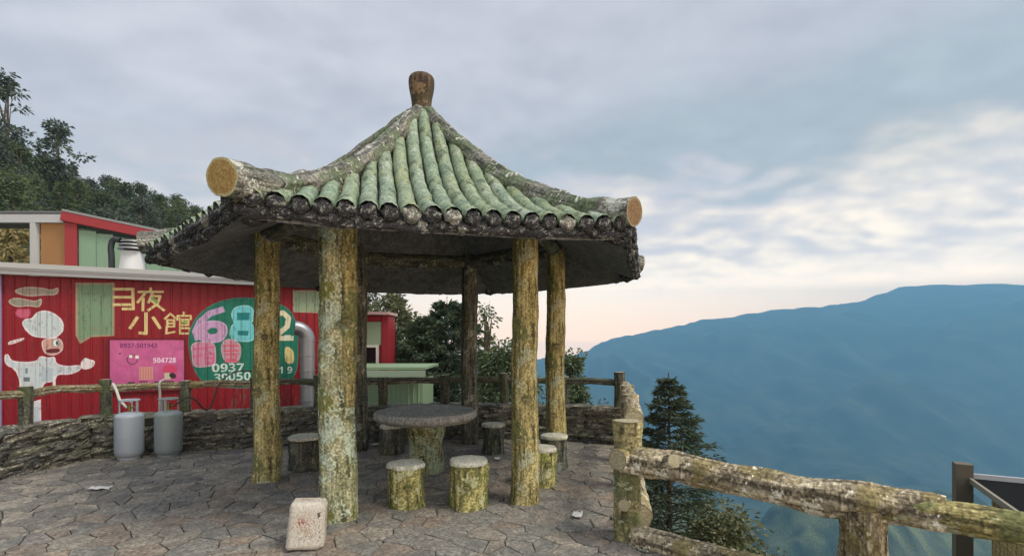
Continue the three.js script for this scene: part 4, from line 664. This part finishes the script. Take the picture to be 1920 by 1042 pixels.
function broadCrown(seed, { h, rx, clumps, per, leaf, base = 0.3, clump = 0.28, flat = 0.75, stem = 1 }) {
  const L = new Leaves(seed), r = L.r, limbs = [], cs = [];
  for (let i = 0; i < clumps; i++) { const u = r(), a = r() * 6.283, y = base + (1 - base) * Math.pow(u, 0.8), prof = Math.sin(Math.PI * clamp((y - base) / (1 - base) * 0.86 + 0.12)), q = Math.sqrt(r()) * prof * rx * (0.75 + 0.4 * r()); cs.push(V(Math.cos(a) * q, y * h * (0.93 + r() * 0.1), Math.sin(a) * q)); }
  for (const c of cs) {
    const R = clump * rx * (0.55 + r() * 0.8);
    for (let k = 0; k < per; k++) { const a = r() * 6.283, z = r() * 2 - 1, s = Math.sqrt(1 - z * z), q = R * Math.pow(r(), 0.45); L.add(c.x + Math.cos(a) * s * q, c.y + z * q * flat, c.z + Math.sin(a) * s * q, leaf * (0.6 + r() * 0.8), leaf * (0.3 + r() * 0.35), Math.cos(a) * s + (r() - 0.5), z * 0.6 - 0.15 + (r() - 0.5), Math.sin(a) * s + (r() - 0.5)); }
  }
  const tr = (h * 0.022 + 0.02) * stem; limbs.push(logShape([V(0, -0.6, 0), V(0.03 * h, h * 0.3, 0.01 * h), V(-0.02 * h, h * 0.6, 0), V(0, h * 0.92, 0.01 * h)], [tr * 1.5, tr, tr * 0.7, tr * 0.2], { radial: 8, step: h / 14, seed, rough: 0.1 }).bark);
  cs.slice(0, Math.min(12, cs.length)).forEach((c, i) => { const y0 = h * clamp(c.y / h * 0.6, 0.15, 0.75); limbs.push(logShape([V(0.02, y0, 0), V(c.x * 0.5, lerp(y0, c.y, 0.6), c.z * 0.5), c], [tr * 0.5, tr * 0.3, tr * 0.1], { radial: 5, step: h / 8, seed: seed + i, rough: 0.08 }).bark); });
  return { crown: L.geo(), trunk: mergeGeometries(limbs) };
}
function coniferCrown(seed, { h, rx, whorls, per, leaf, base = 0.08, droop = 0.25, thin = 0 }) {
  const L = new Leaves(seed), r = L.r, limbs = [logShape([V(0, -0.5, 0), V(0.02, h * 0.5, 0), V(0, h, 0)], [h * 0.017 + 0.015, h * 0.011, 0.008], { radial: 8, step: h / 16, seed }).bark];
  for (let w = 0; w < whorls; w++) {
    const u = (w + r() * 0.6) / whorls, y = h * lerp(base, 0.97, u), len0 = rx * Math.pow(1 - u, 0.8) + 0.05, n = 5 + Math.floor(r() * 3), a0 = r() * 6.283;
    for (let b = 0; b < n; b++) {
      if (r() < thin) continue; const a = a0 + b * 6.283 / n + (r() - 0.5) * 0.6, len = len0 * (0.6 + r() * 0.65), ca = Math.cos(a), sa = Math.sin(a), up = 0.35 - droop * (1 - u) * 1.6 + (r() - 0.5) * 0.2, tip = (t) => V(ca * len * t, y + len * (up * t - droop * 0.8 * t * t), sa * len * t);
      limbs.push(logShape([tip(0), tip(0.5), tip(1)], [0.012, 0.008, 0.003], { radial: 4, step: len / 3, seed: w }).bark);
      for (let k = 0; k < per; k++) { const t = 0.15 + 0.85 * Math.sqrt(r()), p = tip(t), sp = 0.16 * len * (1.2 - t * 0.5) + 0.015; L.add(p.x + (r() - 0.5) * sp * 2, p.y + (r() - 0.5) * sp, p.z + (r() - 0.5) * sp * 2, leaf * (0.6 + r() * 0.8), leaf * (0.16 + r() * 0.16), ca + (r() - 0.5) * 1.6, 0.15 + (r() - 0.6), sa + (r() - 0.5) * 1.6); }
    }
  }
  return { crown: L.geo(), trunk: mergeGeometries(limbs) };
}
function tree(name, label, category, shape, mat, pos, turn = 0, scale = 1, group) {
  const t = thing(name, label, category, pos, turn, group); t.scale.setScalar(scale); mesh('trunk', shape.trunk, trunkMat, t); mesh('crown', shape.crown, mat, t); return t;
}
const G0 = (x, z) => ground(x, -z);
// young conifer beyond the handrail and the bush at its foot
{
  const x = 2.42, z = -8.0, y = G0(x, z) - 0.2, top = 1.12;
  tree('conifer_tree', 'young dark conifer standing beyond the handrail', 'tree', coniferCrown(301, { h: top - y, rx: 1.15, whorls: 36, per: 95, leaf: 0.095, droop: 0.14, thin: 0.2 }), LM.conifer, [x, y, z]);
  const bx = 2.75, bz = -6.7, by = G0(bx, bz) - 0.2;
  tree('bush', 'leafy bush with yellowish tips at the foot of the young conifer', 'bush', broadCrown(305, { h: -0.62 - by, rx: 0.95, clumps: 70, per: 110, leaf: 0.075, base: 0.1, clump: 0.3 }), LM.olive, [bx, by, bz]);
}
// trees behind the back railing
{
  const put = (name, label, cat, shape, mat, px, depth, turn = 0) => tree(name, label, cat, shape, mat, [(px - 960) / 970 * depth, 0, -depth], turn);
  const sized = (px, topY, depth) => { const X = (px - 960) / 970 * depth, y0 = G0(X, -depth) - 0.3; return [1.6 + (640 - topY) / 970 * depth - y0, X, y0]; };
  const a = (name, label, cat, px, topY, depth, kind, o, mat, seed) => { const [h, X, y0] = sized(px, topY, depth); tree(name, label, cat, kind(seed, { h, ...o }), mat, [X, y0, -depth], seed); };
  a('broadleaf_tree', 'tall loose-leaved tree rising beside the small red hut', 'tree', 735, 545, 17, broadCrown, { rx: 1.25, clumps: 70, per: 80, leaf: 0.15, base: 0.3, clump: 0.28 }, LM.olive, 311);
  a('broadleaf_tree', 'pale thin-crowned tree top showing above the red hut roof', 'tree', 690, 548, 22, broadCrown, { rx: 1.4, clumps: 34, per: 55, leaf: 0.17, base: 0.4, clump: 0.26 }, LM.dusky, 313);
  a('conifer_tree', 'broad dense conifer seen between the two back pillars', 'tree', 838, 556, 15, coniferCrown, { rx: 2.5, whorls: 30, per: 150, leaf: 0.17, droop: 0.1, base: 0.1 }, LM.deep, 317);
  a('conifer_tree', 'shorter dark conifer at the shoulder of the broad one behind the table', 'tree', 795, 590, 14.5, coniferCrown, { rx: 1.9, whorls: 26, per: 120, leaf: 0.16, droop: 0.1, base: 0.1 }, LM.deep, 319);
  a('broadleaf_tree', 'sparse spindly tree seen just beside the slim yellow front pillar', 'tree', 912, 575, 13, broadCrown, { rx: 0.62, clumps: 26, per: 34, leaf: 0.1, base: 0.25, clump: 0.3 }, LM.mid, 323);
  a('bush', 'round green bush behind the back railing at the slim yellow pillar', 'bush', 945, 655, 12, broadCrown, { rx: 1.1, clumps: 80, per: 90, leaf: 0.12, base: 0.12, clump: 0.3 }, LM.mid, 325);
  a('bush', 'light green bush behind the railing beside the pillar on the valley side', 'bush', 1072, 664, 11, broadCrown, { rx: 0.6, clumps: 90, per: 90, leaf: 0.09, base: 0.12, clump: 0.32 }, LM.mid, 327);
  a('bush', 'small dark bush below the railing near the far corner post', 'bush', 1128, 742, 10.5, broadCrown, { rx: 0.3, clumps: 20, per: 40, leaf: 0.07, base: 0.12, clump: 0.35 }, LM.dusky, 329);
  a('bush', 'dry yellow shrub on the bank under the white annexe fascia', 'bush', 20, 425, 15.5, broadCrown, { rx: 1.5, clumps: 80, per: 60, leaf: 0.17, base: 0.4, clump: 0.25 }, LM.dry, 331);
}
// wood on the hillside to the left
{
  const rnd = mulberry(401), kinds = [
    broadCrown(411, { h: 6.0, rx: 2.3, clumps: 52, per: 60, leaf: 0.3, base: 0.25, clump: 0.27 }), broadCrown(412, { h: 7.0, rx: 2.0, clumps: 46, per: 60, leaf: 0.28, base: 0.3, clump: 0.27 }), broadCrown(413, { h: 5.2, rx: 2.5, clumps: 56, per: 60, leaf: 0.3, base: 0.2, clump: 0.25 }), coniferCrown(414, { h: 7.5, rx: 1.7, whorls: 18, per: 34, leaf: 0.36, droop: 0.1, base: 0.2, thin: 0.2 })];
  const words = ['rounded broadleaf tree in the dense wood covering the steep slope', 'upright broadleaf tree in the dense wood covering the steep slope', 'low spreading tree in the dense wood covering the steep slope', 'dark conifer among the broadleaf wood covering the steep slope'];
  const names = ['broadleaf_tree', 'broadleaf_tree', 'broadleaf_tree', 'conifer_tree'], mats = [LM.deep, LM.mid, LM.dusky, LM.deep], protos = [];
  for (let row = 0; row < 10; row++) for (let i = 0; i < 15; i++) {
    const d = 22 + row * 4.9 + rnd() * 3, p = -1.08 + i * 0.046 + rnd() * 0.04, x = p * d, z = -d, y = G0(x, z); if (y < 0.2) continue;
    const k = rnd() < 0.08 ? 3 : Math.floor(rnd() * 3), s = (0.55 + rnd() * 0.3), turn = rnd() * 6.28; let t;
    if (!protos[k]) { t = protos[k] = tree(names[k], words[k], 'tree', kinds[k], mats[k], [x, y - 0.3, z], turn, s, 'trees of the hillside wood'); }
    else { t = protos[k].clone(); t.name = numbered(names[k]); t.position.set(x, y - 0.3, z); t.rotation.y = turn; scene.add(t); t.scale.setScalar(s); t.userData = { ...protos[k].userData }; if (rnd() > 0.5) t.children[1].material = mats[(k + 1) % 3]; }
  }
  const sky = (label, px, topY, d, shape, mat, turn) => { const x = (px - 960) / 970 * d, y = G0(x, -d), h = 1.6 + (640 - topY) / 970 * d - y; tree('pine_tree', label, 'tree', shape(h), mat, [x, y - 0.3, -d], turn); };
  sky('tall sparse pine poking above the wood at the edge of the picture', 14, 132, 42, (h) => broadCrown(421, { h, rx: 2.0, clumps: 40, per: 45, leaf: 0.34, base: 0.3, clump: 0.26, flat: 0.5, stem: 0.45 }), LM.dusky, 1);
  sky('dark flat-layered pine standing out on the wooded skyline', 108, 224, 44, (h) => broadCrown(423, { h, rx: 2.1, clumps: 20, per: 70, leaf: 0.34, base: 0.4, clump: 0.32, flat: 0.3, stem: 0.5 }), LM.dusky, 2);
}
renderer.render(scene, camera);
